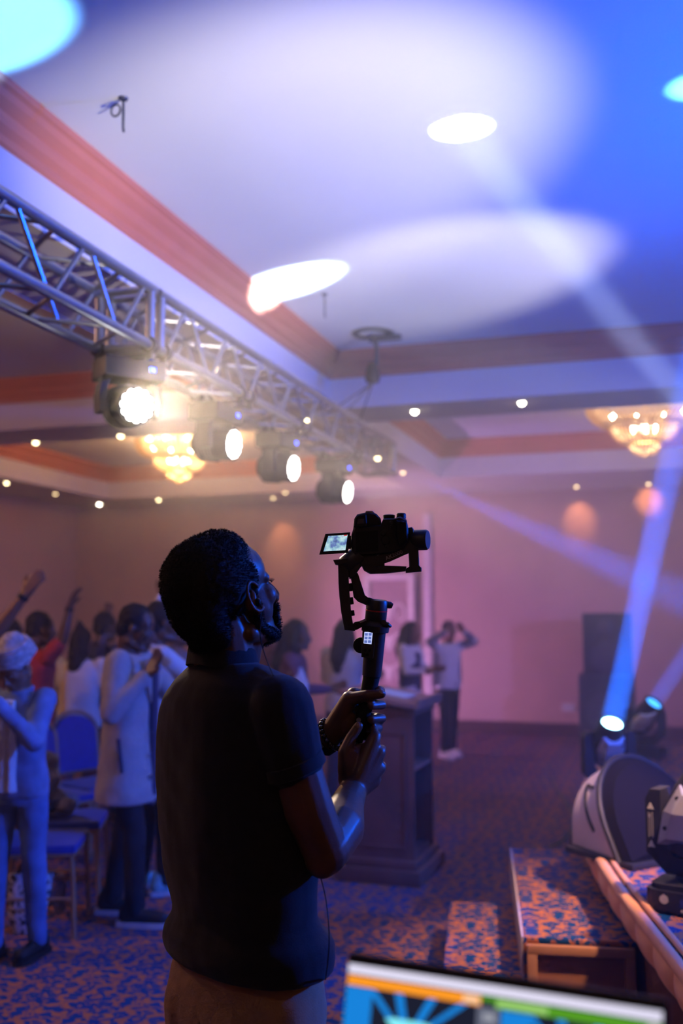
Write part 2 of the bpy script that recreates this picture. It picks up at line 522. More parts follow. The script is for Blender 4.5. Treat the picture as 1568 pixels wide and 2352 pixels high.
# ------------------------------------------------------------------ box truss
m_alu = mat('truss_aluminium', (0.40, 0.41, 0.45), 0.38, 0.85, var=0.08, scale=6)
m_black = mat('black_housing', (0.022, 0.022, 0.026), 0.5, var=0.2, scale=20)
m_rubber = mat('black_rubber', (0.012, 0.012, 0.013), 0.85)
m_steel = mat('bare_steel', (0.45, 0.45, 0.47), 0.35, 0.9)
m_chain = mat('dark_steel', (0.10, 0.10, 0.11), 0.45, 0.7)
TX0, TX1, TZ0, TZ1 = -2.49, -2.22, 2.895, 3.165
truss = thing('box_truss', 'aluminium box truss running under the ceiling to the back of the hall', 'truss', ((TX0 + TX1) / 2, 4.1, TZ0))
TO = Vector(truss.location)
def tp(x, y, z): return Vector((x, y, z)) - TO
SECT = [(0.10, 4.08), (4.12, 8.58)]
for (ya, yb) in SECT:
    for x in (TX0, TX1):
        for z in (TZ0, TZ1):
            MB().tube(tp(x, ya, z), tp(x, yb, z), 0.024, n=12).build('chord', m_alu, truss)
    for ye in (ya, yb):
        s = 1 if ye == ya else -1
        mb = MB()
        for x in (TX0, TX1): mb.tube(tp(x, ye + s * .03, TZ0), tp(x, ye + s * .03, TZ1), 0.022, n=10)
        for z in (TZ0, TZ1): mb.tube(tp(TX0, ye + s * .03, z), tp(TX1, ye + s * .03, z), 0.018, n=10)
        mb.build('end_frame', m_alu, truss)
    n = max(2, round((yb - ya - .12) / 0.25))
    st = (yb - ya - .12) / n
    brace = {}
    for face in range(4):
        for i in range(n):
            y0, y1 = ya + .06 + i * st, ya + .06 + (i + 1) * st
            up_ = (i + face // 2) % 2 == 0
            a, b = (0, 1) if up_ else (1, 0)
            key = (face, up_)
            if key not in brace:
                if face < 2:
                    x = (TX0, TX1)[face]; zz = (TZ0, TZ1)
                    mb = MB().tube(Vector((x - TO.x, .025, zz[a] - TO.z)), Vector((x - TO.x, st - .025, zz[b] - TO.z)), 0.011, n=8)
                else:
                    z = (TZ0, TZ1)[face - 2]; xx = (TX0, TX1)
                    mb = MB().tube(Vector((xx[a] - TO.x, .025, z - TO.z)), Vector((xx[b] - TO.x, st - .025, z - TO.z)), 0.010, n=8)
                brace[key] = mb.mesh('brace', m_alu)
            o = link('brace', brace[key], truss)
            o.location = (0, y0 - TO.y, 0)

# ------------------------------------------------------------------ wash heads clamped under the truss
m_lens = emit_mat('lit_lens', (1.0, 0.97, 0.90), 14.0)
m_led = emit_mat('blue_display', (0.06, 0.10, 1.0), 9.0)
def wash_head(loc, az, tilt, label, lit=True):
    """loc: centre of the lens; az: heading of the lamp from -Y towards +X; tilt: downward"""
    d = Vector((math.sin(az) * math.cos(tilt), -math.cos(az) * math.cos(tilt), -math.sin(tilt)))
    hinge = Vector(loc) - d * 0.13
    base = Vector(((TX0 + TX1) / 2, hinge.y, TZ0))
    t = thing('moving_wash_light', label, 'stage light', (hinge.x, hinge.y, hinge.z), 0, 'moving wash lights under the truss')
    O = hinge
    yx = Vector((math.cos(az), math.sin(az), 0))       # tilt axis
    fx = Vector((math.sin(az), -math.cos(az), 0))
    ztop = TZ0 - 0.05 - O.z
    # base box
    M = basis(yx, fx, (0, 0, 1)).to_3x3()
    b = MB().box((0, 0, ztop - 0.05), (0.30, 0.20, 0.10), M, 0.012).build('base', m_black, t)
    MB().box(fx * 0.101 + Vector((0, 0, ztop - .05)) + yx * .08, (0.03, 0.004, 0.022), M).build('display', m_led, b, smooth=False)
    for sx in (-1, 1):
        cl = MB()
        pc = Vector((0, sx * .07, 0))
        # half coupler round the lower chord on that side
        for xx in (TX0, TX1):
            c = Vector((xx - O.x, pc.y, TZ0 - O.z))
            cl.lathe([(0.026, -.022), (0.038, -.022), (0.038, .022), (0.026, .022)], c, (0, 1, 0), 14, cap=False)
            cl.box(c + Vector((0, 0, -.05)), (0.03, 0.03, 0.04))
        cl.box(Vector((base.x - O.x, pc.y, ztop + .0)), (abs(TX1 - TX0), .035, .015))
        cl.build('clamp', m_chain, t)
    # yoke
    for s in (-1, 1):
        yk = MB()
        pts = [(s * .10, ztop - .10), (s * .145, ztop - .12), (s * .155, .03), (s * .15, -.045), (s * .12, -.045), (s * .115, ztop - .14)]
        if s < 0: pts = pts[::-1]
        Mx = basis(yx, (0, 0, 1), fx).to_3x3()
        yk.prism(pts, -.045, .045, Mx)
        yk.build('yoke_arm', m_black, t)
    hd = MB().lathe([(0.03, -.13), (0.07, -.125), (0.092, -.09), (0.098, -.02), (0.094, .08), (0.092, .118), (0.082, .120), (0.080, .105)], (0, 0, 0), d, 28).build('head', m_black, t)
    fins = MB()
    for k in range(5): fins.lathe([(0.092, -.085 + k * .022), (0.106, -.085 + k * .022), (0.106, -.077 + k * .022), (0.092, -.077 + k * .022)], (0, 0, 0), d, 24, cap=False)
    fins.build('cooling_fins', m_black, hd)
    x, y, z = frame_of(d)
    me = None
    cells = [(0, 0)] + [(.033 * math.cos(k * math.pi / 3), .033 * math.sin(k * math.pi / 3)) for k in range(6)] + [(.064 * math.cos(k * math.pi / 6), .064 * math.sin(k * math.pi / 6)) for k in range(12)]
    for (a, bb) in cells:
        if me is None:
            q = MB().lathe([(0.0162, 0), (0.0162, .004), (.012, .009), (.005, .012)], (0, 0, 0), d, 10)
            me = q.mesh('lens_cell', m_lens)
        o = link('lens_cell', me, hd)
        o.location = x * a + y * bb + z * .117
    tip = O + d * 0.15
    return tip, d
LAMPS = [((-2.27, 4.04, 2.61), R(50), R(8), 'wash light nearest the camera under the truss, its scalloped lens glaring white'),
         ((-2.27, 5.16, 2.61), R(85), R(6), 'second lit wash light under the truss, just right of the chandelier'),
         ((-2.27, 6.14, 2.61), R(85), R(6), 'third lit wash light hanging under the truss'),
         ((-2.27, 7.35, 2.59), R(86), R(8), 'farthest lit wash light under the truss, above the held camera')]
for loc, az, tl, lab in LAMPS:
    tip, d = wash_head(loc, az, tl, lab)
    spot('wash_lamp', tip, tip + d, LAMP_W * (1.4 if az < R(60) else 1.0), WHITE, 62, 1.0, 0.12)

# ------------------------------------------------------------------ hoist above the far half of the truss
hp = at_z(855, 765, Z2)
ht = thing('chain_hoist', 'dark chain hoist hanging from a round ceiling plate above the truss', 'hoist', hp)
MB().lathe([(0.11, -.012), (0.155, -.012), (0.165, 0), (0.11, 0)], (0, 0, -.001), (0, 0, 1), 32, cap=False).build('ceiling_plate', m_chain, ht)
MB().path([(0.0, 0, -.02), (0.04, -.02, -.12), (0.03, 0, -.26)], [.018, .016, .022], 8).box((0.10, 0, -.05), (0.26, .05, .04), None, .008).build('hanger_arm', m_chain, ht)
MB().lathe([(0.02, -.40), (0.05, -.39), (0.062, -.35), (0.05, -.28), (0.03, -.24), (0.02, -.235)], (0.0, 0, 0), (0, 0, 1), 18).build('motor', m_black, ht)
tz = TZ1 - Z2
for (dx, dy) in ((TX1 - hp.x, -.18), (TX1 - hp.x, .18), (TX0 - hp.x, .0)):
    MB().tube((0, 0, -.40), (dx, dy, tz + .02), 0.006, n=6).build('chain_leg', m_chain, ht)
# small hook plates screwed to the ceiling
for (px, py, s, lab) in ((283, 225, 1.0, 'small hook with a loose ring on the ceiling, left of the bright light pool'), (745, 675, 1.1, 'small straight hook on the ceiling beside the pale light pool near the cornice')):
    p = at_z(px, py, Z2)
    t = thing('ceiling_hook', lab, 'hook', p)
    MB().lathe([(.018, -.008), (.022, 0)], (0, 0, -.0005), (0, 0, 1), 14).build('rose', m_chain, t)
    MB().path([(0, 0, -.005), (0.002, 0, -.06 * s), (0.0, .004, -.13 * s), (.006, 0, -.15 * s)], [.005, .006, .005, .006], 8).build('shank', m_chain, t)
    if s == 1.0:
        MB().path([(-.035 - .022 * math.cos(a), -.0, -.05 + .026 * math.sin(a)) for a in [k * math.pi / 8 for k in range(16)]], .0045, 6, closed=True).build('ring', m_chain, t)

# ------------------------------------------------------------------ recessed downlights
m_glow = emit_mat('downlight_glow', (1.0, 0.80, 0.42), 16.0)
m_glow_hot = emit_mat('downlight_glow_bright', (1.0, 0.93, 0.70), 45.0)
m_glow_dim = emit_mat('downlight_glow_dim', (1.0, 0.70, 0.36), 6.0)
m_trimring = mat('downlight_ring', (0.7, 0.65, 0.5), 0.35, 0.6)
DL = [(952, 944, Z1, 2, 'bright downlight in the far beam right of the hoist'),
      (1198, 924, Z1, 2, 'bright downlight in the far beam nearer the right chandelier'),
      (82, 1015, Z1, 1, 'downlight at the left end of the dim cross beam on the left'),
      (277, 1000, Z1, 1, 'amber downlight in the left cross beam, below the nearest wash light'),
      (15, 1108, Z1, 1, 'downlight at the left frame edge in the soffit by the wall'),
      (127, 1133, Z1, 0, 'faint downlight in the left wall soffit, left of the brightest one'),
      (228, 1157, Z1, 2, 'brightest downlight at the far left corner of the ceiling'),
      (364, 1147, Z1, 1, 'downlight in the far soffit below the left chandelier'),
      (497, 846, Z1, 1, 'downlight seen through the middle of the truss'),
      (708, 964, Z1, 1, 'downlight seen under the far half of the truss'),
      (867, 1051, Z1, 1, 'downlight showing through the far end of the truss'),
      (925, 1084, Z1, 0, 'faint downlight just beyond the far end of the truss'),
      (655, 1130, Z1, 0, 'faint downlight in the far soffit behind the third wash light'),
      (237, 908, Z2, 1, 'downlight in the left coffer, beside the nearest wash light')]
WALLDL = [(1330, 1175, 'wall-washing downlight above the orange glow left of the blue beam'), (1490, 1135, 'wall-washing downlight above the orange glow by the blue beam'), (650, 1240, 'wall-washing downlight above the warm glow behind the cameraman')]
for (px, py, lab) in WALLDL:
    q = at_Y(px, py, YB)
    pxy = Vector((q.x, 13.70, Z1))
    wv = pxy - C0; dpt = wv.dot(FW)
    DL.append((784 + FPX * wv.dot(RT) / dpt, 1176 - FPX * wv.dot(UP) / dpt, Z1, 0, lab))
    spot('wall_washer', (q.x, 13.70, Z1 - .03), (q.x, YB, q.z - .08), 26, (1.0, 0.45, 0.16), 54, 0.9, 0.02)
dl_mesh = {}
for (px, py, z, kind, lab) in DL:
    p = at_z(px, py, z)
    t = thing('downlight', lab, 'downlight', p, 0, 'recessed downlights in the ceiling')
    if kind not in dl_mesh:
        dl_mesh[kind] = (MB().lathe([(.040, -.006), (.055, -.006), (.060, 0), (.040, 0)], (0, 0, -.0005), (0, 0, 1), 20, cap=False).mesh('ring', m_trimring),
                         MB().lathe([(.004, -.026), (.016, -.022), (.024, -.010), (.026, -.001)], (0, 0, -.0005), (0, 0, 1), 14).mesh('bulb', (m_glow_dim, m_glow, m_glow_hot)[kind]))
    link('ring', dl_mesh[kind][0], t); link('bulb', dl_mesh[kind][1], t)

# ------------------------------------------------------------------ chandeliers
m_crystal = mat('chandelier_crystal', (0.95, 0.80, 0.55), 0.25, var=0.1, spec=0.8, trans=0.0)
nt = m_crystal.node_tree
pb = nt.nodes['Principled BSDF']
tr = nt.nodes.new('ShaderNodeBsdfTranslucent'); tr.inputs[0].default_value = (1.0, 0.80, 0.5, 1)
mx = nt.nodes.new('ShaderNodeMixShader'); mx.inputs[0].default_value = 0.65
nt.links.new(pb.outputs[0], mx.inputs[1]); nt.links.new(tr.outputs[0], mx.inputs[2])
nt.links.new(mx.outputs[0], nt.nodes['Material Output'].inputs[0])
m_gold = mat('gilt_metal', (0.75, 0.48, 0.16), 0.3, 0.9)
m_bulb = emit_mat('chandelier_bulb', (1.0, 0.82, 0.52), 60.0)
def bow(r0, r1, z0, z1, k, n=9):
    out = []
    for i in range(n):
        t = i / (n - 1)
        out.append((r1 + (r0 - r1) * math.cos(t * math.pi / 2) ** 0.8, z0 + (z1 - z0) * (math.sin(t * math.pi / 2) * k + t * (1 - k))))
    return out
def chandelier(loc, s, label, power, col):
    t = thing('chandelier', label, 'chandelier', loc, 0, 'crystal chandeliers')
    MB().lathe([(.12, -.03), (.14, 0)], (0, 0, -.001), n=20).tube((0, 0, -.02), (0, 0, -.14 * s), .02).build('ceiling_rose', m_gold, t)
    tiers = [(0.56, 0.30, -.10, -.34, .6, 64), (0.34, 0.15, -.30, -.50, .6, 44), (0.17, 0.02, -.47, -.63, .5, 26)]
    for (r0, r1, z0, z1, k, n) in tiers:
        MB().path([(r0 * s * math.cos(2 * math.pi * j / 36), r0 * s * math.sin(2 * math.pi * j / 36), z0 * s) for j in range(36)], .012 * s, 6, closed=True).build('tier_ring', m_gold, t)
        st = MB(); pr = bow(r0 * s, r1 * s, z0 * s, z1 * s, k)
        for j in range(n):
            a = 2 * math.pi * j / n
            w = 2 * math.pi / n * .40
            # each strand a faceted strip of crystals with its own thickness
            vs, fs = [], []
            for i, (r, z) in enumerate(pr):
                rr = r * (1 - .02 * (i % 2)); ww = w * (1 if i % 2 == 0 else .62)
                vs += [(rr * math.cos(a - ww), rr * math.sin(a - ww), z), (rr * 1.03 * math.cos(a), rr * 1.03 * math.sin(a), z - .004), (rr * math.cos(a + ww), rr * math.sin(a + ww), z), (rr * .96 * math.cos(a), rr * .96 * math.sin(a), z + .002)]
            for i in range(len(pr) - 1):
                for q in range(4): fs.append((i * 4 + q, i * 4 + (q + 1) % 4, i * 4 + 4 + (q + 1) % 4, i * 4 + 4 + q))
            st.add(vs, fs)
        so = st.build('crystal_strands', m_crystal, t, smooth=False); so['kind'] = 'stuff'
    bm_ = MB().lathe([(.006, -.05), (.022, -.035), (.024, -.015), (.012, .0)], (0, 0, 0), n=10).mesh('bulb', m_bulb)
    for j in range(12):
        a = 2 * math.pi * (j + .3) / 12
        o = link('bulb', bm_, t); o.location = (.50 * s * math.cos(a), .50 * s * math.sin(a), -.115 * s)
    for j in range(6):
        a = 2 * math.pi * (j + .5) / 6
        o = link('bulb', bm_, t); o.location = (.11 * s * math.cos(a), .11 * s * math.sin(a), -.33 * s)
    point('chandelier_light', Vector(loc) + Vector((0, 0, -.26 * s)), power, col, 0.10)
pL = at_Y(412, 1000, 10.8); pR = at_Y(1477, 915, 10.2)
chandelier((pL.x, pL.y, Z2), 0.95, 'lit crystal chandelier on the left, seen below the truss', CHAND_L, (1.0, 0.50, 0.17))
chandelier((pR.x, pR.y, Z2), 1.0, 'lit crystal chandelier at the right edge under the far coffer', CHAND_R, (1.0, 0.64, 0.36))

# ------------------------------------------------------------------ stage with padded skirt, steps
ZS = 0.55
m_stagecarpet = carpet_mat('stage_carpet', R(10))
m_skirt = mat('peach_padded_fabric', (0.80, 0.36, 0.16), 0.75, var=0.08, scale=9, bump=0.15, bscale=30, sheen=0.2)
m_skirt_shade = mat('skirt_shade', (0.12, 0.05, 0.035), 0.8)  # dark brown stands in for the shadow under the pads
m_wood = mat('step_wood', (0.30, 0.13, 0.06), 0.55, var=0.18, scale=5)
edge = [Vector((1.02, -0.6, ZS)), Vector((0.62, 1.0, ZS)), Vector((0.30, 2.35, ZS))] + [at_z(x, y, ZS) for x, y in ((1568, 2222), (1470, 2098), (1402, 2008), (1358, 1930), (1337, 1880), (1340, 1830), (1356, 1785), (1392, 1750), (1450, 1722))]
def smooth_poly(pts, n):
    for _ in range(n):
        q = [pts[0]]
        for i in range(len(pts) - 1):
            q += [pts[i].lerp(pts[i + 1], .25), pts[i].lerp(pts[i + 1], .75)]
        q.append(pts[-1]); pts = q
    return pts
E2 = smooth_poly(edge, 2)
stage = thing('stage_platform', 'low carpeted stage with a peach padded edge on the right', 'stage', (2.2, 4.5, 0))
SO = Vector((2.2, 4.5, 0))
poly = [(p.x - SO.x, p.y - SO.y) for p in E2] + [(E2[-1].x + .3 - SO.x, 8.9 - SO.y), (5.1 - SO.x, 8.9 - SO.y), (5.1 - SO.x, -0.6 - SO.y)]
MB().prism(poly[::-1], ZS - .035, ZS).build('deck', m_stagecarpet, stage, smooth=False)
# the skirt below the deck edge: tufted panels, each a bulging pad of its own
def along(pts):
    L = [0]
    for i in range(1, len(pts)): L.append(L[-1] + (pts[i] - pts[i - 1]).length)
    return L
LL = along(E2)
def at_len(s):
    for i in range(1, len(E2)):
        if LL[i] >= s:
            t = (s - LL[i - 1]) / max(LL[i] - LL[i - 1], 1e-6)
            return E2[i - 1].lerp(E2[i], t), (E2[i] - E2[i - 1]).normalized()
    return E2[-1], (E2[-1] - E2[-2]).normalized()
s0 = 0.0; k = 0
while s0 < LL[-1] - .05:
    s1 = min(s0 + 0.26, LL[-1])
    vs, fs = [], []
    nu, nv = 8, 8
    for i in range(nu + 1):
        p, t = at_len(s0 + (s1 - s0) * i / nu)
        out = Vector((-t.y, t.x, 0))
        if out.x > 0.2 and p.y < 5: out = -out
        bu = math.sin(math.pi * i / nu) ** .5
        for j in range(nv + 1):
            v = j / nv
            bv = math.sin(math.pi * min(1, v * 1.0)) ** .6
            off = .004 + .026 * bu * bv + (.02 * (1 - v))
            vs.append(p + out * off + Vector((0, 0, -.11 * v - .012)) - SO)
    for i in range(nu):
        for j in range(nv):
            a = i * (nv + 1) + j
            fs.append((a, a + 1, a + nv + 2, a + nv + 1))
    n = len(vs)
    vs += [v - Vector((-at_len(s0)[1].y, at_len(s0)[1].x, 0)) * -.0 + Vector((.03, 0, 0)) for v in vs]
    fs += [tuple(q + n for q in f[::-1]) for f in fs]
    MB().add(vs, fs).build('skirt_pad', m_skirt, stage)
    s0 = s1; k += 1
# dark drape set back below the pads, its brown darkened for the shadow there
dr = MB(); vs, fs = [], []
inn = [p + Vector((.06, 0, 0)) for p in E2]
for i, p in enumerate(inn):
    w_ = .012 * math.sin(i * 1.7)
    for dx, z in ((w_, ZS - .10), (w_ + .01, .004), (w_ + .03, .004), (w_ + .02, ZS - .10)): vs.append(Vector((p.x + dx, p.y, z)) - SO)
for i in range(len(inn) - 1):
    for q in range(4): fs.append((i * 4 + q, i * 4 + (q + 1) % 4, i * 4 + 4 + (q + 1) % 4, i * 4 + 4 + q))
dr.add(vs, fs).build('lower_skirt', m_skirt_shade, stage)
# rolled piping along the top edge
MB().path([p + Vector((-.012, 0, .0)) - SO for p in E2], .024, 10).build('edge_roll', m_skirt, stage)
MB().path([p + Vector((.03, 0, .016)) - SO for p in E2], .012, 8).build('edge_seam', m_skirt, stage)

# two carpeted steps with panelled wooden end
A = at_z(1203, 2152, .36); B = at_z(1175, 1946, .36); A.z = B.z = 0
ydir = (B - A).normalized(); rzs = math.atan2(ydir.y, ydir.x) - math.pi / 2
LEN = (B - A).length
st = thing('stage_steps', 'two carpeted steps with a panelled wooden end leading up to the stage', 'steps', A, rzs)
m_stepc = carpet_mat('step_carpet', rzs * -1 + R(0))
def step(x0, x1, y0, y1, h, name):
    b = MB().box(((x0 + x1) / 2, (y0 + y1) / 2, h / 2 - .006), (x1 - x0 - .02, y1 - y0 - .02, h - .012)).build(name, m_wood, st, smooth=False)
    c = MB().box(((x0 + x1) / 2, (y0 + y1) / 2, h - .012), (x1 - x0, y1 - y0, .024), None, .008)
    c.box((x0 + .006, (y0 + y1) / 2, h / 2), (.012, y1 - y0, h - .02))
    c.build('tread_carpet', m_stepc, b)
    return b
step(0, .44, 0, LEN, .36, 'upper_step')
lo = at_z(1030, 2042, .18); lw = .33
lA = at_z(1013, 2200, .18)
step(-lw, 0, .05, LEN * .72, .18, 'lower_step')
fr = MB()
for (x0, x1, z0, z1) in ((.01, .43, .30, .335), (.01, .43, .0, .05), (.01, .05, .05, .30), (.39, .43, .05, .30)):
    fr.box(((x0 + x1) / 2, -.006, (z0 + z1) / 2), (x1 - x0, .03, z1 - z0), None, .004)
fr.build('end_frame', mat('frame_wood', (0.42, 0.20, 0.09), 0.5, var=0.15, scale=6), st)
MB().box((-.006, LEN / 2, .272), (.010, LEN - .01, .176), None, .003).build('edge_binding', mat('carpet_binding', (0.50, 0.42, 0.40), 0.8), st)

# ------------------------------------------------------------------ beam fixtures standing on the stage
m_silver = mat('silver_cover', (0.62, 0.62, 0.66), 0.32, 0.55, var=0.05)
m_beamlens = emit_mat('beam_lens', (0.35, 0.80, 1.0), 16.0)
m_label = mat('printed_label', (0.62, 0.60, 0.52), 0.6)
m_darklens = mat('dark_lens', (0.02, 0.03, 0.06), 0.08, spec=0.9)
m_disp = mat('menu_display', (0.02, 0.02, 0.10), 0.2, emis=(0.1, 0.1, 0.6), estr=0.05)
def beam_head(pivot, d, rz, label, scale=1.0, lit=None, detail=False, zs=ZS):
    """pivot: tilt axis; d: beam direction; rz: heading of the base, local x = tilt axis"""
    t = thing('moving_beam_light', label, 'stage light', (pivot[0], pivot[1], zs), rz, 'moving beam lights on the stage')
    s = scale; hz_ = pivot[2] - zs
    Mi = Matrix.Rotation(-rz, 3, 'Z'); dl = (Mi @ Vector(d)).normalized()
    # base: chamfered box with feet
    poly = [(-.16 * s, -.10 * s), (-.13 * s, -.13 * s), (.13 * s, -.13 * s), (.16 * s, -.10 * s), (.16 * s, .10 * s), (.13 * s, .13 * s), (-.13 * s, .13 * s), (-.16 * s, .10 * s)]
    bb = MB().prism(poly, .012, .085 * s).prism([(x * .9, y * .9) for x, y in poly], .085 * s, .105 * s).build('base', m_black, t)
    ft = MB()
    for sx in (-1, 1):
        for sy in (-1, 1): ft.lathe([(.015, 0), (.018, .013)], (sx * .12 * s, sy * .09 * s, .0005), n=10)
    ft.build('feet', m_rubber, bb)
    MB().lathe([(.075 * s, .105 * s), (.08 * s, .112 * s), (.08 * s, .125 * s), (.07 * s, .13 * s)], n=24).build('turntable', m_black, t)
    # yoke: bridge and two arms with chamfered shoulders
    yk = MB()
    prof = [(-.175, .20), (-.175, hz_ / s + .035), (-.155, hz_ / s + .075), (-.115, hz_ / s + .075), (-.115, .26), (-.07, .195), (.07, .195), (.115, .26), (.115, hz_ / s + .075), (.155, hz_ / s + .075), (.175, hz_ / s + .035), (.175, .20), (.10, .13), (-.10, .13)]
    Mx = basis((1, 0, 0), (0, 0, 1), (0, -1, 0)).to_3x3()
    yk.prism([(x * s, z * s) for x, z in prof][::-1], -.055 * s, .055 * s, Mx)
    yo = yk.build('yoke', m_black, t, smooth=False)
    # head
    c = Vector((0, 0, hz_))
    hd = MB().lathe([(.03 * s, -.17 * s), (.075 * s, -.16 * s), (.098 * s, -.11 * s), (.104 * s, -.03 * s), (.104 * s, .06 * s), (.09 * s, .12 * s), (.088 * s, .165 * s), (.070 * s, .172 * s), (.068 * s, .16 * s)], c, dl, 26).build('head', m_black, t)
    # faceted silver covers on both flanks
    x, y, z = frame_of(dl)
    side = Vector((1, 0, 0)); nrm = dl.cross(side).normalized()
    for sg in (-1, 1):
        cv = MB()
        cc = c + nrm * (.075 * s * sg)
        A_ = [cc + side * (a * s) + dl * (b * s) + nrm * (h * s * sg) for a, b, h in
              ((-.075, -.13, .0), (.075, -.13, .0), (.098, .0, .0), (.075, .11, .0), (-.075, .11, .0), (-.098, .0, .0), (-.04, -.10, .040), (.04, -.10, .040), (.05, .0, .052), (.04, .075, .038), (-.04, .075, .038), (-.05, .0, .052))]
        fs = [tuple(range(5, -1, -1)), (6, 7, 8, 11), (8, 9, 10, 11)] + [(i, (i + 1) % 6, 6 + (i + 1) % 6, 6 + i) for i in range(6)]
        cv.add(A_, fs)
        co = cv.build('side_cover', m_silver, hd, smooth=False)
        for a, b, h in ((-.058, -.06, .036), (.058, -.06, .036), (.055, .06, .030), (-.055, .06, .030)):
            MB().lathe([(.008 * s, -.002), (.008 * s, .003)], cc + side * (a * s) + dl * (b * s) + nrm * (h * s * sg), nrm * sg, 10).build('screw', m_rubber, co)
    rim = MB().path([c + dl * (.168 * s) + (x * math.cos(a) + y * math.sin(a)) * .08 * s for a in [2 * math.pi * q / 28 for q in range(28)]], .011 * s, 8, closed=True).build('front_ring', m_black, hd)
    MB().lathe([(.069 * s, .160 * s), (.05 * s, .168 * s), (.02 * s, .172 * s)], c, dl, 24).build('lens', lit or m_darklens, hd)
    if detail:
        pass
    return t, yo, bb
# the lit fixture behind the monitor
beam_head(tuple(MH_BEAM), MH_DIR, YAW + R(4), 'lit moving beam light on the stage with a pale blue glowing lens', 0.86, m_beamlens)
beam_head(tuple(MH2), MH2_DIR, YAW - R(30), 'dim moving beam light farther back on the stage, half lost in blue haze', 0.86, emit_mat('beam_lens_far', (0.05, 0.35, 1.0), 3.0))
# the fixture in the right foreground
nb = at_z(1606, 2092, ZS)
rz2 = YAW + R(-38)
t2, y2, b2 = beam_head((nb.x, nb.y, ZS + .36), Vector((.35, -.10, .93)), rz2, 'dark moving beam light with silver cover cut by the right edge', 1.0, None, True)
# its printed marks: a warning label on the yoke arm, display and buttons on the base
Mf = Matrix.Translation((-.128, -.0562, .0))
lab = MB()
for z in (.22, .36):
    lab.prism([(-.168, z - .0), (-.140, z - .0), (-.154, z + .026)], .0552, .0560, basis((1, 0, 0), (0, 0, 1), (0, -1, 0)).to_3x3())
lab.build('warning_triangle', m_label, y2, smooth=False)
ll = MB()
for i, (x, z0, z1) in enumerate(((-.163, .255, .35), (-.155, .26, .345), (-.147, .255, .35))):
    ll.box((x, -.0556, (z0 + z1) / 2), (.0025, .0012, z1 - z0))
ll.box((-.160, -.0556, .335), (.010, .0012, .012))
ll.build('printed_lines', mat('label_print', (.38, .36, .36), .6), y2, smooth=False)
bp_ = MB()
MB().box((0.0, -.1312, .05), (.05, .002, .03)).build('display', m_disp, b2, smooth=False)
for i in range(4): bp_.lathe([(.005, 0), (.005, .003)], (.0 + -.018 + i * .012, -.1305, .024), (0, -1, 0), 8)
bp_.build('buttons', m_label, b2)
em = MB().lathe([(.016, 0), (.016, .0012)], (-.085, -.1305, .055), (0, -1, 0), 20)
em.prism([(-.102, .048), (-.068, .048), (-.085, .075)], .1305, .1316, basis((1, 0, 0), (0, 0, 1), (0, -1, 0)).to_3x3())
em.build('emblem', m_label, b2)
pr = MB()
for i, w in enumerate((.010, .007, .009, .006, .010, .008)): pr.box((.055 + i * .011, -.1308, .058), (w, .001, .007))
pr.build('printed_name', m_label, b2, smooth=False)

# ------------------------------------------------------------------ stage monitor with pale side
m_grille = mat('monitor_grille', (0.008, 0.007, 0.012), 0.9, var=0.15, scale=90, spec=0.05)
m_pale = mat('pale_side_panel', (0.66, 0.56, 0.62), 0.7, var=0.05)
mc = at_z(1506, 1970, ZS)
fac = YAW - R(28)                   # the grille looks towards the camera and to the right
mo = thing('stage_monitor', 'round-topped dark stage monitor with a pale side on the stage edge', 'speaker', mc, YAW + R(30))
def arch(r, h0, zb=.0, n=20, sx=1.0):
    pts = [(-r * sx, zb)]
    for q in range(n + 1):
        a = math.pi - math.pi * q / n
        pts.append((r * sx * math.cos(a), h0 + r * math.sin(a)))
    pts.append((r * sx, zb))
    return pts[::-1]
def arch_solid(prof0, y0, prof1, y1, lean0=0.0, lean1=0.0):
    k = len(prof0); vs = [(x, y0 + z * lean0, z) for x, z in prof0] + [(x, y1 + z * lean1, z) for x, z in prof1]
    fs = [tuple(range(k)), tuple(range(2 * k - 1, k - 1, -1))] + [(i, k + i, k + (i + 1) % k, (i + 1) % k) for i in range(k)]
    return vs, fs
# cabinet shell, then the darker dished grille in front, a black foot rail
LN = .55
sh_ = MB().add(*arch_solid(arch(.270, .15, .03), -.06, arch(.225, .13, .03), .30, LN, -.02)).build('shell', m_pale, mo)
gr = MB().add(*arch_solid(arch(.258, .15, .035), -.125, arch(.278, .15, .022), -.058, LN, LN)).build('grille', m_grille, mo)
MB().add(*arch_solid(arch(.17, .14, .06), -.145, arch(.252, .15, .036), -.124, LN, LN)).build('grille_dome', m_grille, gr)
MB().path([(x, -.06 + z * LN, z) for x, z in arch(.280, .15, .02)], .014, 8).build('rim', m_black, mo)
rail = MB().box((0, .08, .015), (.56, .42, .028), None, .008)
rail.build('foot_rail', m_black, mo)
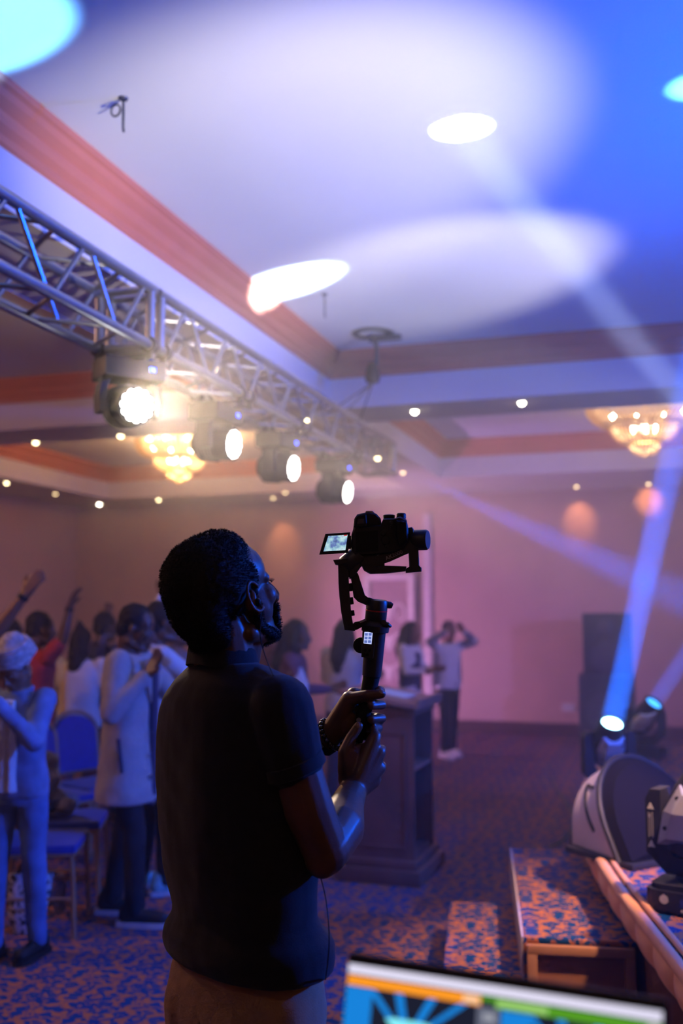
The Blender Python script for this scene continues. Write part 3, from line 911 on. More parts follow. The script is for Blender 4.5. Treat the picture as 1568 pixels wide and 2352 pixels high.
# dark angular handle cut into the pale flank (reads like a 7)
hk = MB()
for (z0, f0, z1, f1) in ((.30, .38, .30, .72), (.30, .72, .12, .40)):
    pts = []
    for q in range(8):
        w_ = q / 7; z = z0 + (z1 - z0) * w_; fr_ = f0 + (f1 - f0) * w_
        rr = .270 + (.225 - .270) * fr_; zc_ = .15 - .02 * fr_
        dx = math.sqrt(max(rr * rr - max(z - zc_, 0) ** 2, 0))
        ya, yb_ = -.06 + z * LN, .30 - .02 * z
        pts.append((-dx - .002, ya + (yb_ - ya) * fr_, z))
    hk.path(pts, .009, 6)
hk.build('handle_slot', m_black, mo)
cb = at_z(1352, 1862, ZS)
cbl = thing('cable_bundle', 'dark cables spilling over the stage edge beside the monitor', 'cable', cb)
for i, (a, b_) in enumerate((((.02, .12, .02), (-.10, -.12, -.35)), ((.05, .05, .015), (-.07, -.25, -.30)), ((.08, .0, .015), (-.03, -.32, -.25)))):
    A_, B_ = Vector(a), Vector(b_)
    pts = [A_, A_.lerp(B_, .3) + Vector((-.05, .0, .04)), A_.lerp(B_, .6) + Vector((-.06, 0, -.02)), B_]
    MB().path(smooth_poly(pts, 2), .008, 6).build('cable', m_rubber, cbl)

# thin green cable across the floor
fl = [at_z(x, y, .006) for x, y in ((1268, 1783), (1275, 1812), (1300, 1840), (1318, 1880), (1310, 1915), (1285, 1935), (1262, 1945))]
tag(MB().path(smooth_poly(fl, 2), .005, 6).build('floor_cable', mat('green_cable', (0.03, 0.16, 0.10), 0.6)), 'thin green cable looping over the carpet left of the stage', 'cable')

# ------------------------------------------------------------------ lectern
la, lb_, lc = at_z(965, 2041, 0), at_z(1023, 1981, 0), at_z(798, 2003, 0)
yax = (lb_ - la); dep = yax.length; yax.normalize(); rzl = math.atan2(yax.y, yax.x) - math.pi / 2
xv = Vector((-yax.y, yax.x, 0)); wid = abs((lc - la).dot(xv))
lec = thing('lectern', 'tall dark wooden lectern with an open shelved back', 'lectern', la + yax * dep / 2 + xv * wid / 2, rzl)
m_lec = mat('lectern_wood', (0.20, 0.085, 0.06), 0.42, var=0.25, scale=4, coat=0.1)
m_lec2 = mat('lectern_wood_light', (0.36, 0.17, 0.11), 0.4, var=0.2, scale=4)
w, dd = wid, dep
MB().box((0, 0, .045), (w, dd, .09), None, .012).build('plinth', m_lec, lec)
MB().box((0, 0, .115), (w * .88, dd * .88, .05), None, .015).build('plinth_moulding', m_lec, lec)
bw, bd, z0, z1 = w * .78, dd * .74, .14, 1.02
for yy in (-1, 1): MB().box((0, yy * (bd / 2 - .012), (z0 + z1) / 2), (bw, .024, z1 - z0)).build('side_panel', m_lec, lec, smooth=False)
MB().box((-bw / 2 + .012, 0, (z0 + z1) / 2), (.024, bd - .05, z1 - z0)).build('front_panel', m_lec, lec, smooth=False)
MB().box((0, 0, .155), (bw - .03, bd - .05, .02)).build('bottom_shelf', m_lec, lec, smooth=False)
MB().box((.02, 0, .68), (bw - .06, bd - .05, .022)).build('shelf', m_lec2, lec, smooth=False)
# raised moulding frame on the flank
for yy in (-1, 1):
    f_ = MB(); y_ = yy * (bd / 2 + .004)
    for (x0, x1, a, b) in ((-bw * .36, bw * .36, .20, .22), (-bw * .36, bw * .36, .90, .92), (-bw * .38, -bw * .36, .20, .92), (bw * .36, bw * .38, .20, .92)):
        f_.box(((x0 + x1) / 2, y_, (a + b) / 2), (x1 - x0, .012, b - a))
    f_.build('panel_moulding', m_lec, lec, smooth=False)
Mt = Matrix.Rotation(R(9), 3, 'Y')
MB().box((0, 0, 1.045), (bw * 1.06, bd * 1.06, .05)).build('cornice', m_lec, lec, smooth=False)
MB().box((0, 0, 1.115), (w * .98, dd * .96, .035), Mt, .006).build('sloping_top', m_lec2, lec)
lip = MB().box(Mt @ Vector((w * .47, 0, .03)) + Vector((0, 0, 1.115)), (.018, dd * .94, .03), Mt).build('book_stop', m_lec2, lec, smooth=False)
Pw = Matrix.Translation(lec.location) @ Matrix.Rotation(rzl, 4, 'Z')
pap = MB().box((0, 0, 0), (.21, .297, .004))
pp = pap.build('paper_sheets', mat('white_paper', (.75, .74, .72), .8), smooth=False)
pp.matrix_world = Pw @ Matrix.Translation(Vector((0, 0, 1.115)) + Mt @ Vector((.02, .02, .0200))) @ Mt.to_4x4()
tag(pp, 'pale sheets of paper lying on the sloping lectern top', 'paper')

# ------------------------------------------------------------------ loudspeaker stack against the back wall
m_spk = mat('speaker_cabinet', (0.05, 0.05, 0.06), 0.6)
m_spkg = mat('speaker_grille', (0.03, 0.03, 0.035), 0.7, scale=120, var=.3)
sb = at_z(1398, 1716, 0)
def cabinet(name, label, x, y, z, w, h, d, cones):
    t = thing(name, label, 'speaker', (x, y, z), R(0))
    MB().box((0, 0, h / 2), (w, d, h), None, .012).build('cabinet', m_spk, t)
    g = MB().box((0, -d / 2 - .008, h / 2), (w * .92, .016, h * .94), None, .006).build('grille', m_spkg, t)
    for (cz, r) in cones: MB().lathe([(r, 0), (r * .9, -.006), (r * .3, -.004), (.02, -.010)], (0, -d / 2 - .017, cz * h), (0, 1, 0), 20).build('driver', m_spk, g)
cabinet('subwoofer_speaker', 'large dark bass speaker standing on the floor by the back wall', sb.x, sb.y, 0, .66, .90, .60, ((.5, .25),))
cabinet('top_speaker', 'dark full-range speaker stacked on the bass speaker by the back wall', sb.x + .02, sb.y, .9005, .58, .76, .5, ((.3, .19), (.78, .10)))

# white wall socket and carved panel
p = at_Y(1305, 1625, YB)
so = thing('wall_socket', 'white double socket plate low on the back wall', 'socket', (p.x, YB - .012, p.z))
MB().box((0, 0.005, 0), (.17, .012, .10), None, .003).build('plate', mat('socket_white', (.8, .8, .8), .5), so)
for sx in (-1, 1): MB().box((sx * .04, -.003, 0), (.05, .006, .05), None, .002).build('socket', mat('socket_face', (.65, .65, .66), .5), so)
pa, pb_ = at_Y(838, 1318, YB), at_Y(955, 1318, YB)
W_, ZT = pb_.x - pa.x, pa.z
pan = thing('carved_panel', 'pale carved ornamental panel standing against the back wall behind the crowd', 'panel', ((pa.x + pb_.x) / 2, YB - .09, 0))
m_pan = mat('panel_cream', (.80, .68, .62), .6); m_panb = mat('panel_ground', (.42, .27, .27), .8)
MB().box((0, .02, ZT / 2), (W_ - .02, .03, ZT - .01)).build('backing', m_panb, pan, smooth=False)
f_ = MB()
for x in (-1, 1): f_.box((x * (W_ / 2 - .05), -.01, ZT / 2), (.10, .05, ZT), None, .008)
for z in (.05, ZT - .05): f_.box((0, -.01, z), (W_ - .2, .05, .10), None, .008)
f_.build('frame', m_pan, pan)
for i in range(4):
    zc = .35 + i * (ZT - .5) / 4
    for sx in (-1, 1):
        pts = []
        for q in range(22):
            a = q / 21 * 2.2 * math.pi; r = .17 * (1 - q / 30)
            pts.append((sx * (.155 - r * math.cos(a) * .7), -.006, zc + r * math.sin(a)))
        MB().path(pts, [.026 * (1 - q / 40) for q in range(22)], 6).build('scroll', m_pan, pan)
    MB().ell((0, -.004, zc + .02), (.05, .02, .12), n=10, m=6).build('leaf', m_pan, pan)

# ------------------------------------------------------------------ laptop on a road case in front of the camera
tl, tr_ = at_d(800, 2183, 1.09), at_d(1533, 2300, .955)
xax = (tr_ - tl); lapw = xax.length; xax = xax.normalized()
flat = Vector((xax.x, xax.y, 0)).normalized()
nrm = Vector((flat.y, -flat.x, 0))               # towards the camera side
lapw = .335; scr_h = .225
lap_rz = math.atan2(flat.y, flat.x)
top_c = (tl + tr_) / 2
tilt = R(16)
hinge = top_c + nrm * (scr_h * math.sin(tilt)) - Vector((0, 0, scr_h * math.cos(tilt)))
lt = thing('laptop', 'open laptop showing lighting software at the bottom edge', 'laptop', hinge, lap_rz)
m_lapblk = mat('laptop_black', (.018, .016, .016), .45)
MB().box((0, -.12, -.011), (lapw, .24, .018), None, .006).build('keyboard_base', m_lapblk, lt)
kk = MB()
for r_ in range(5):
    for c_ in range(14): kk.box((-.14 + c_ * .0215, -.04 - r_ * .021, -.0005), (.018, .017, .004))
kb = kk.build('keys', mat('laptop_keys', (.03, .03, .03), .6), lt, smooth=False); kb['kind'] = 'stuff'
MB().box((0, -.19, -.0005), (.10, .06, .003)).build('touchpad', mat('touchpad', (.03, .03, .032), .35), lt, smooth=False)
Ms = Matrix.Rotation(-tilt, 3, 'X')              # screen leans back
sl = MB().box(Ms @ Vector((0, .006, scr_h / 2)), (lapw, .010, scr_h), Ms, .004).build('screen_lid', m_lapblk, lt)
def scr(name, x0, x1, z0, z1, m, lift=.0002):
    """flat print on the display, fractions of the lid"""
    X0, X1, Z0, Z1 = (x0 - .5) * lapw, (x1 - .5) * lapw, z0 * scr_h, z1 * scr_h
    y = .001 - lift
    vs = [Ms @ Vector(v) for v in ((X0, y, Z0), (X1, y, Z0), (X1, y, Z1), (X0, y, Z1))]
    return MB().add(vs, [(0, 1, 2, 3)]).build(name, m, sl, smooth=False)
def quad(name, pts, m, lift):
    y = .001 - lift
    return MB().add([Ms @ Vector(((x - .5) * lapw, y, z * scr_h)) for x, z in pts], [tuple(range(len(pts)))]).build(name, m, sl, smooth=False)
E_ = lambda n, c, s: emit_mat(n, c, s)
s_bg = E_('screen_dark', (.012, .014, .03), 1.0); s_white = E_('screen_white', (.80, .76, .95), .95); s_or = E_('screen_orange', (1.0, .33, .02), 1.0)
s_gr = E_('screen_green', (.10, .36, .02), .9); s_bl = E_('screen_blue', (.01, .24, .75), .95); s_cy = E_('screen_cyan', (.25, .9, 1.0), 1.0); s_grey = E_('screen_grey', (.13, .14, .20), 1.0); s_wht2 = E_('screen_pale', (.55, .6, .5), .9)
scr('display', .012, .985, .03, .955, s_bg, .004)
scr('title_bar', .012, .985, .910, .952, s_white, .0044)
scr('orange_bar', .012, .455, .860, .903, s_or, .0044)
scr('green_bar', .50, .985, .860, .903, s_gr, .0044)
scr('green_tab', .455, .50, .883, .903, s_gr, .0044)
scr('pale_mark', .40, .45, .866, .898, E_('screen_peach', (1, .6, .35), 1), .0048)
scr('pale_mark', .505, .66, .866, .898, E_('screen_lime', (.32, .6, .16), 1), .0048)
scr('pale_mark', .945, .975, .863, .900, s_wht2, .0048)
scr('divider', .445, .515, .03, .860, s_grey, .0046)
for i in range(6): scr('divider_icon', .465, .50, .805 - i * .065, .832 - i * .065, E_('screen_icon', (.35, .36, .42), 1), .005)
for x0 in (.012, .52):
    scr('blue_block', x0, x0 + .09, .03, .856, s_bl, .0045)
    c = x0 + .215
    for dx in (-.13, -.035, .075, .175):
        quad('blue_ray', [(c + dx * .28 - .012, .715), (c + dx * .28 + .012, .715), (c + dx + .014, .855), (c + dx - .014, .855)], s_bl, .0046)
    quad('cyan_core', [(c - .075, .742), (c - .045, .708), (c + .045, .708), (c + .085, .742), (c + .05, .750), (c - .05, .750)], s_cy, .005)
# road case carrying the laptop
cz = hinge.z - .021
case = thing('road_case', 'black road case carrying the laptop below the frame', 'case', (hinge.x, hinge.y, 0), lap_rz)
MB().box((0, -.11, (cz + .1) / 2), (.56, .42, cz - .1), None, .01).build('body', m_black, case)
for sx in (-1, 1):
    for sy in (-1, 1):
        MB().box((sx * .275, -.11 + sy * .205, (cz + .1) / 2), (.022, .022, cz - .104)).build('corner_edge', m_steel, case, smooth=False)
        MB().lathe([(.04, -.015), (.04, .015)], (sx * .22, -.11 + sy * .15, .0405), (1, 0, 0), 16).box((sx * .22, -.11 + sy * .15, .085), (.05, .06, .03)).build('caster', m_rubber, case)

# ------------------------------------------------------------------ shared skin, hair and cloth
m_skin = mat('dark_skin', (0.115, 0.050, 0.030), 0.42, var=0.12, scale=25, spec=0.45, bump=0.06, bscale=220)
m_skin2 = mat('brown_skin', (0.22, 0.095, 0.055), 0.45, var=0.1, scale=25, spec=0.4)
m_nail = mat('finger_nail', (0.26, 0.14, 0.10), 0.3, spec=0.5)
m_hair = mat('black_hair', (0.010, 0.008, 0.008), 0.75, var=0.2, scale=60)
m_polo = mat('black_polo_knit', (0.009, 0.008, 0.010), 0.9, var=0.15, scale=60, bump=0.25, bscale=500, sheen=0.15)
m_khaki = mat('khaki_cotton', (0.36, 0.21, 0.105), 0.85, var=0.08, scale=40, bump=0.2, bscale=350, sheen=0.1)

def fuzz(src, name, m, parent, count, length, rad=0.0006, seed=1, keep=None):
    """short curled strands standing off a hair surface"""
    rnd = random.Random(seed)
    me = src.data
    polys = me.polygons
    mb = MB(); n = len(polys)
    made = 0; tries = 0
    while made < count and tries < count * 6:
        tries += 1
        p = polys[rnd.randrange(n)]
        c = p.center.copy()
        if keep and not keep(c): continue
        nn = p.normal.copy()
        a, b, _ = frame_of(nn)
        ph = rnd.random() * 6.28; L = length * rnd.uniform(.5, 1.2)
        side = a * math.cos(ph) + b * math.sin(ph)
        p0 = c - nn * .002
        p1 = c + nn * L * .55 + side * L * .35
        p2 = c + nn * L * .80 - side * L * .15
        vs = []
        for q, r in ((p0, rad), (p1, rad), (p2, rad * .5)):
            vs += [q + a * r, q - a * r * .5 + b * r * .86, q - a * r * .5 - b * r * .86]
        mb.add(vs, [(0, 1, 4, 3), (1, 2, 5, 4), (2, 0, 3, 5), (3, 4, 7, 6), (4, 5, 8, 7), (5, 3, 6, 8)])
        made += 1
    o = mb.build(name, m, parent, smooth=False)
    o['kind'] = 'stuff'
    return o

# ------------------------------------------------------------------ the man with the stabiliser
MD = 2.10
pm = at_d(545, 1800, MD); pm.z = 0
man = thing('person', 'man in a black polo shirt and khaki trousers holding up a camera on a stabiliser', 'person', pm, YAW)
MW = (Matrix.Translation(pm) @ Matrix.Rotation(YAW, 4, 'Z')).inverted()
def ML(x, y, dv=0.0): return MW @ at_d(x, y, MD + dv)
def mm(px, dv=0.0): return px * (MD + dv) / FPX
CH = R(42)                                   # heading of the chest: right and away from the camera
SHR = CH - math.pi / 2                       # direction of his right shoulder

# head frame
HY, HP = R(42), R(21)
hh = Vector((math.cos(HY), math.sin(HY), 0))
hf = hh * math.cos(HP) + Vector((0, 0, math.sin(HP)))
hu = Vector((0, 0, math.cos(HP))) - hh * math.sin(HP)
hl = Vector((-math.sin(HY), math.cos(HY), 0))
ear = ML(580, 1376, -.05)
ho_ = ear + hl * .078
def HD(f, l, u): return ho_ + hf * f + hl * l + hu * u
HM = basis(hf, hl, hu).to_3x3()
neck_base = ML(512, 1535, .01)

def face_prims(b, HD, HM, s=1.0):
    b.ell(HD(-.008 * s, 0, .052 * s), (.097 * s, .075 * s, .086 * s), HM, 20, 14)
    b.ell(HD(.042 * s, 0, .048 * s), (.052 * s, .062 * s, .060 * s), HM, 18, 12)
    b.ell(HD(.040 * s, 0, -.022 * s), (.050 * s, .060 * s, .072 * s), HM, 18, 12)
    for sg in (-1, 1):
        b.ell(HD(.064 * s, sg * .040 * s, -.014 * s), (.024 * s, .022 * s, .024 * s), HM)
        b.cap(HD(-.012 * s, sg * .052 * s, -.070 * s), .020 * s, HD(.062 * s, sg * .022 * s, -.100 * s), .019 * s)
        b.cap(HD(.084 * s, sg * .012 * s, .026 * s), .011 * s, HD(.072 * s, sg * .042 * s, .022 * s), .011 * s)
        b.ell(HD(.104 * s, sg * .012 * s, -.036 * s), .0105 * s)
    b.ell(HD(.034 * s, 0, -.078 * s), (.050 * s, .048 * s, .040 * s), HM)
    b.ell(HD(.076 * s, 0, -.100 * s), (.020 * s, .022 * s, .018 * s), HM)
    b.cap(HD(.090 * s, 0, .018 * s), .009 * s, HD(.112 * s, 0, -.030 * s), .014 * s)
    b.cap(HD(.094 * s, -.018 * s, -.060 * s), .009 * s, HD(.094 * s, .018 * s, -.060 * s), .009 * s)
    b.cap(HD(.090 * s, -.016 * s, -.074 * s), .010 * s, HD(.090 * s, .016 * s, -.074 * s), .010 * s)

def ear_prims(b, HD, sg, s=1.0):
    """outer rim, inner fold and lobe of one ear"""
    rim = []
    for q in range(11):
        a = R(-62 + q * 27)                   # from the front root over the top to the lobe
        rim.append(HD((.004 - .019 * math.sin(a)) * s, sg * (.079 + .010 * math.sin(max(a, 0) * .7)) * s, (.004 + .032 * math.cos(a)) * s))
    b.chain(rim, [.0042 * s] * 10 + [.006 * s], 8)
    b.cap(HD(.002 * s, sg * .078 * s, -.030 * s), .0075 * s, HD(.004 * s, sg * .076 * s, -.024 * s), .006 * s)
    b.ell(HD(-.004 * s, sg * .075 * s, .0), (.014 * s, .006 * s, .024 * s), None)
    b.cap(HD(.014 * s, sg * .078 * s, -.006 * s), .0045 * s, HD(.012 * s, sg * .077 * s, -.016 * s), .004 * s)

b = MB()
face_prims(b, HD, HM)
for sg in (-1, 1): ear_prims(b, HD, sg)
b.chain([HD(-.045, 0, -.055), HD(-.05, 0, -.12), neck_base], [.062, .058, .066])
b.cap(HD(.01, 0, -.085), .042, neck_base + Vector((math.cos(CH), math.sin(CH), 0)) * .035 + Vector((0, 0, .01)), .05)
# torso inside the shirt
cx = lambda x, y, h, dv=0.0: (ML(x, y, dv).x, ML(x, y, dv).y, ML(x, y, dv).z, h / .812 - .015, (h / .812) * .62 - .015, SHR)
RINGS = [(567, 2202, .174), (567, 2190, .181), (566, 2168, .184), (567, 2146, .182), (568, 2130, .175), (563, 2110, .160), (557, 2088, .155), (551, 2040, .160), (548, 2000, .165), (541, 1900, .168), (535, 1800, .167), (531, 1700, .163), (528, 1640, .154), (526, 1600, .143), (524, 1568, .122), (520, 1540, .092), (516, 1520, .072)]
b.loft([cx(x, y, h - .022) for x, y, h in RINGS[5:]], 30, 2.0)
# legs inside the trousers, feet on the floor
rdir = Vector((math.cos(SHR), math.sin(SHR), 0)); fdir = Vector((math.cos(CH), math.sin(CH), 0))
pel = ML(563, 2250, 0)
for sg in (-1, 1):
    hipj = pel + rdir * (.09 * sg) - Vector((0, 0, .06))
    foot = Vector((pel.x, pel.y, 0)) + rdir * (.14 * sg)
    knee = hipj.lerp(foot, .5) + fdir * .03
    b.chain([hipj, knee, foot + Vector((0, 0, .08))], [.085, .055, .04])
    b.cap(foot + Vector((0, 0, .05)) - fdir * .05, .035, foot + Vector((0, 0, .04)) + fdir * .15, .03)
# right (near) arm
S_r, E_r, W_r = ML(640, 1640, -.14), ML(748, 1955, -.13), ML(810, 1818, .085)
b.chain([S_r, ML(672, 1740, -.14), ML(704, 1850, -.14), E_r], [.050, .052, .052, .045])
b.ell(ML(740, 1976, -.14), .035)
mid = E_r.lerp(W_r, .38) + Vector((.006, -.006, .0))
b.chain([E_r, mid, E_r.lerp(W_r, .75), W_r], [.047, .052, .038, .031])
# right hand: fist seen from the back, closed round the foot of the handle
P = ML(828, 1752, .125)
Kn = [ML(858, 1700, .125), ML(870, 1728, .125), ML(870, 1764, .122), ML(858, 1794, .118)]
for k in Kn: b.cap(W_r, .027, k, .0165)
b.ell(P, (.036, .02, .044))
b.cap(ML(800, 1790, .10), .024, ML(803, 1735, .115), .021)
b.cap(ML(862, 1690, .128), .013, ML(860, 1700, .122), .013)
for i, k in enumerate(Kn):
    p1 = k + Vector((.008, .036, .004 - .002 * i)); p2 = p1 + Vector((-.030, .018, -.002)); p3 = p2 + Vector((-.020, -.018, 0))
    b.chain([k, p1, p2, p3], [.0135, .0112, .0100, .0085], 10)
th = [ML(796, 1772, .100), ML(792, 1728, .108), ML(806, 1694, .120), ML(823, 1668, .126)]
b.chain(th, [.021, .0165, .0128, .0112], 12)
# left (far) arm reaching round the body, hand wrapped round the grip from the far side
S_l, E_l, W_l = ML(430, 1640, .15), ML(575, 1812, .27), ML(757, 1690, .185)
b.chain([S_l, S_l.lerp(E_l, .5), E_l], [.06, .054, .043])
b.chain([E_l, E_l.lerp(W_l, .35), W_l], [.045, .046, .029])
KL = [ML(812, 1596, .205), ML(816, 1618, .208), ML(814, 1647, .208), ML(806, 1672, .203)]
for k in KL: b.cap(W_l + Vector((.006, .004, .004)), .027, k, .018)
b.cap(W_l, .028, ML(802, 1606, .168), .0195)
b.ell(ML(795, 1655, .172), (.026, .018, .030))
b.cap(W_l, .026, ML(800, 1672, .178), .018)
fy_ = [(1592, .6), (1619, 1.0), (1650, 1.0), (1673, .85)]
tips_l = []
for i, ((py, f), k) in enumerate(zip(fy_, KL)):
    q1 = ML(864 if f > .7 else 852, py - 2, .212); q2 = ML(874 + (3 if f == 1 else -4), py, .175); q3 = ML(852 if f > .9 else 858, py + 2, .140)
    if i == 0: q2 = ML(874, 1586, .185); q3 = ML(870, 1584, .160)
    b.chain([k, q1, q2, q3], [.014, .0118, .0112 * (1 if i < 3 else .9), .0098 * (1 if i < 3 else .9)], 12)
    tips_l.append(q3)
b.chain([ML(803, 1606, .165), ML(843, 1597, .142), ML(876, 1594, .140)], [.0165, .0128, .0108], 12)
body = b.remesh('body', m_skin, man, voxel=.0036, smooth=4)

# nails
for c, n_ in ((ML(876, 1588, .131), Vector((.2, -.7, .7))), (th[3] + Vector((-.002, -.0095, .003)), Vector((-.2, -1, .2)))):
    x_, y_, z_ = frame_of(n_)
    MB().ell(c, (.006, .0075, .002), basis(x_, y_, z_).to_3x3(), 12, 6).build('nail', m_nail, man)

# eyes with lashes
for sg in (-1, 1):
    e = MB().ell(HD(.070, sg * .031, .004), .0120, None, 14, 9).build('eye', mat('eye_white', (.6, .58, .55), .15), man)
    MB().ell(HD(.0805, sg * .031, .006), (.003, .0055, .0055), HM, 12, 6).build('iris', m_hair, e)
    la_ = MB()
    for q in range(9):
        a = (q - 4) / 4
        r0 = HD(.087 - .004 * a * a, sg * .031 + a * .013, .010 - .002 * a * a); r1 = r0 + hf * .008 + hu * .004 + hl * (a * .004 * 1)
        la_.tube(r0, r1, .0009, .0003, 5)
        r0 = HD(.086 - .004 * a * a, sg * .031 + a * .012, -.004); la_.tube(r0, r0 + hf * .005 - hu * .003, .0007, .0003, 5)
    la_.build('eyelashes', m_hair, e)

# hair: rounded afro shape, cropped at the temples and nape
hb = MB()
hb.ell(HD(-.038, 0, .055), (.104, .091, .096), HM, 24, 16)
hb.ell(HD(-.004, 0, .088), (.070, .070, .064), HM, 20, 12)
hb.ell(HD(-.080, 0, .020), (.060, .078, .085), HM, 20, 12)
hb.ell(HD(-.072, 0, -.045), (.046, .062, .060), HM, 20, 12)
for sg in (-1, 1):
    hb.cap(HD(.022, sg * .066, .050), .014, HD(.016, sg * .070, .010), .010)
hair = hb.remesh('hair', m_hair, man, voxel=.0045, smooth=6, disp=lambda c: c + (c - HD(-.03, 0, .04)).normalized() * (.0035 * mnoise.noise(c * 90) + .003 * mnoise.noise(c * 40)))
fz = fuzz(hair, 'hair_curls', m_hair, hair, 15000, .0062, .00055, 3, lambda c: (c - ear).length > .040)
# beard along the jaw, moustache
bb_ = MB()
for sg in (-1, 1):
    bb_.chain([HD(.020, sg * .066, -.020), HD(.006, sg * .063, -.062), HD(.045, sg * .046, -.098), HD(.070, sg * .018, -.108)], [.006, .011, .013, .013], 10)
    bb_.cap(HD(.094, sg * .024, -.052), .0075, HD(.101, 0, -.047), .0075)
    bb_.cap(HD(.092, sg * .024, -.052), .0070, HD(.078, sg * .026, -.088), .010)
bb_.cap(HD(.074, -.014, -.106), .015, HD(.074, .014, -.106), .015)
bb_.cap(HD(.040, 0, -.110), .015, HD(.066, 0, -.112), .014)
beard = bb_.remesh('beard', m_hair, man, voxel=.004, smooth=3, disp=lambda c: c + hf * (.003 * mnoise.noise(c * 110)))
fuzz(beard, 'beard_curls', m_hair, beard, 4500, .0060, .0005, 5)

# polo shirt: body, sleeve with hem, collar
b = MB()
b.loft([(*cx(x, y, h)[:3], h / .812, h / .812 * .62, SHR) for x, y, h in RINGS], 40, 2.25)
b.chain([ML(595, 1575, -.06), ML(642, 1625, -.130), ML(658, 1690, -.138), ML(672, 1750, -.140)], [.045, .067, .065, .0625])
b.chain([ML(465, 1585, .10), ML(432, 1645, .15), ML(462, 1705, .18), ML(495, 1745, .20)], [.05, .060, .060, .058])
def folds(c):
    n = mnoise.noise(Vector((c.x * 9, c.y * 9, c.z * 5))) * .006 + mnoise.noise(c * 22) * .002
    d = Vector((c.x - pel.x, c.y - pel.y, 0))
    return c + (d.normalized() * n if d.length > .02 else Vector())
shirt = b.remesh('polo_shirt', m_polo, man, voxel=.006, smooth=5, disp=folds)
ax = (E_r - S_r).normalized(); c0 = ML(673, 1756, -.140)
x_, y_, z_ = frame_of(ax)
MB().lathe([(.058, -.012), (.0635, -.012), (.0650, .012), (.060, .014), (.056, .004)], c0, ax, 28, cap=False).build('sleeve_hem', m_polo, shirt)
nb_ = ML(514, 1522, 0)
cu_ = MB(); k = 34; vs = []
tilt_ax = fdir
for j in range(k):
    a = 2 * math.pi * j / k
    rad = rdir * math.cos(a) + fdir * math.sin(a)
    drop = -.022 * math.sin(a)
    up0 = .0
    for (r, dz) in ((.080, -.022), (.076, .010), (.068, .040), (.064, .040), (.060, .0)):
        vs.append(nb_ + rad * (r * (1.0 if abs(math.cos(a)) > .3 else .94)) + Vector((0, 0, dz + drop)))
fs = [(j * 5 + q, ((j + 1) % k) * 5 + q, ((j + 1) % k) * 5 + (q + 1) % 5, j * 5 + (q + 1) % 5) for j in range(k) for q in range(5)]
cu_.add(vs, fs).build('collar', m_polo, shirt)

# trousers with back pocket, shoes
b = MB()
b.loft([(pel.x, pel.y, ML(563, 2345).z, .195, .128, SHR), (pel.x, pel.y, ML(563, 2300).z, .205, .132, SHR), (pel.x, pel.y, ML(563, 2240).z, .200, .125, SHR), (pel.x, pel.y, ML(563, 2190).z, .185, .115, SHR)], 32, 2.2)
b.cap(pel - fdir * .040 + rdir * .085 - Vector((0, 0, .05)), .090, pel - fdir * .035 + rdir * .09 - Vector((0, 0, .12)), .088)
b.cap(pel - fdir * .040 - rdir * .085 - Vector((0, 0, .05)), .090, pel - fdir * .035 - rdir * .09 - Vector((0, 0, .12)), .088)
b.cap(pel - fdir * .045 - Vector((0, 0, .05)), .088, pel - fdir * .03 - Vector((0, 0, .12)), .085)
for sg in (-1, 1):
    hipj = pel + rdir * (.095 * sg) - Vector((0, 0, .08)); foot = Vector((pel.x, pel.y, 0)) + rdir * (.14 * sg)
    b.chain([hipj, hipj.lerp(foot, .5) + fdir * .03, foot + Vector((0, 0, .10))], [.108, .078, .062])
tro = b.remesh('trousers', m_khaki, man, voxel=.007, smooth=5, disp=folds)
def on_back(u, v):
    """nearest point of the trousers' seat; u to his right, v above the hip line"""
    o = pel + rdir * u - fdir * .35 + Vector((0, 0, v))
    hit, loc, nr, _ = tro.ray_cast(o, fdir)
    return loc - fdir * .001 if hit else o + fdir * .22
pk = [(.020, -.046), (.034, -.066), (.070, -.076), (.115, -.078), (.155, -.070), (.180, -.050)]
bpy.context.view_layer.update()
MB().path([on_back(u, v) for u, v in pk], .0038, 6).build('pocket_welt', m_khaki, tro)
for sg in (-1, 1):
    foot = Vector((pel.x, pel.y, 0)) + rdir * (.14 * sg)
    sb_ = MB().cap(foot + Vector((0, 0, .055)) - fdir * .06, .045, foot + Vector((0, 0, .045)) + fdir * .17, .036)
    so_ = sb_.remesh('shoe', mat('dark_shoe', (.03, .03, .03), .6), man, voxel=.008, smooth=3)
    MB().prism([(foot.x + rdir.x * a + fdir.x * c, foot.y + rdir.y * a + fdir.y * c) for a, c in ((-.04, -.10), (.04, -.10), (.048, .05), (.045, .18), (.0, .215), (-.045, .18), (-.048, .05))], .0005, .022).build('sole', m_rubber, so_)

# earphone wire
m_wire = mat('black_wire', (.012, .012, .014), .5)
ea = MB().ell(HD(.006, -.083, -.008), (.007, .009, .008), HM, 10, 8)
pts = [HD(.008, -.088, -.012), HD(.008, -.088, -.035), ML(596, 1440, -.05), ML(599, 1475, -.06), ML(609, 1508, -.09), ML(622, 1540, -.13), ML(628, 1552, -.15)]
ea.path(smooth_poly(pts, 3), .0013, 6)
tag(ea.build('earphone', m_wire), 'black in-ear earphone and thin wire hanging from the man\'s ear', 'earphone')
bpy.data.objects['earphone'].matrix_world = MW.inverted()
pts = [ML(727, 1985, -.14), ML(735, 2010, -.15), ML(748, 2060, -.15), ML(755, 2120, -.18), ML(756, 2170, -.19), ML(752, 2215, -.19), ML(747, 2250, -.14)]
lw_ = MB().path(smooth_poly(pts, 3), .0013, 6).build('earphone_wire', m_wire)
lw_.matrix_world = MW.inverted()
tag(lw_, 'thin black wire hanging below the man\'s elbow over his shirt hem', 'wire')

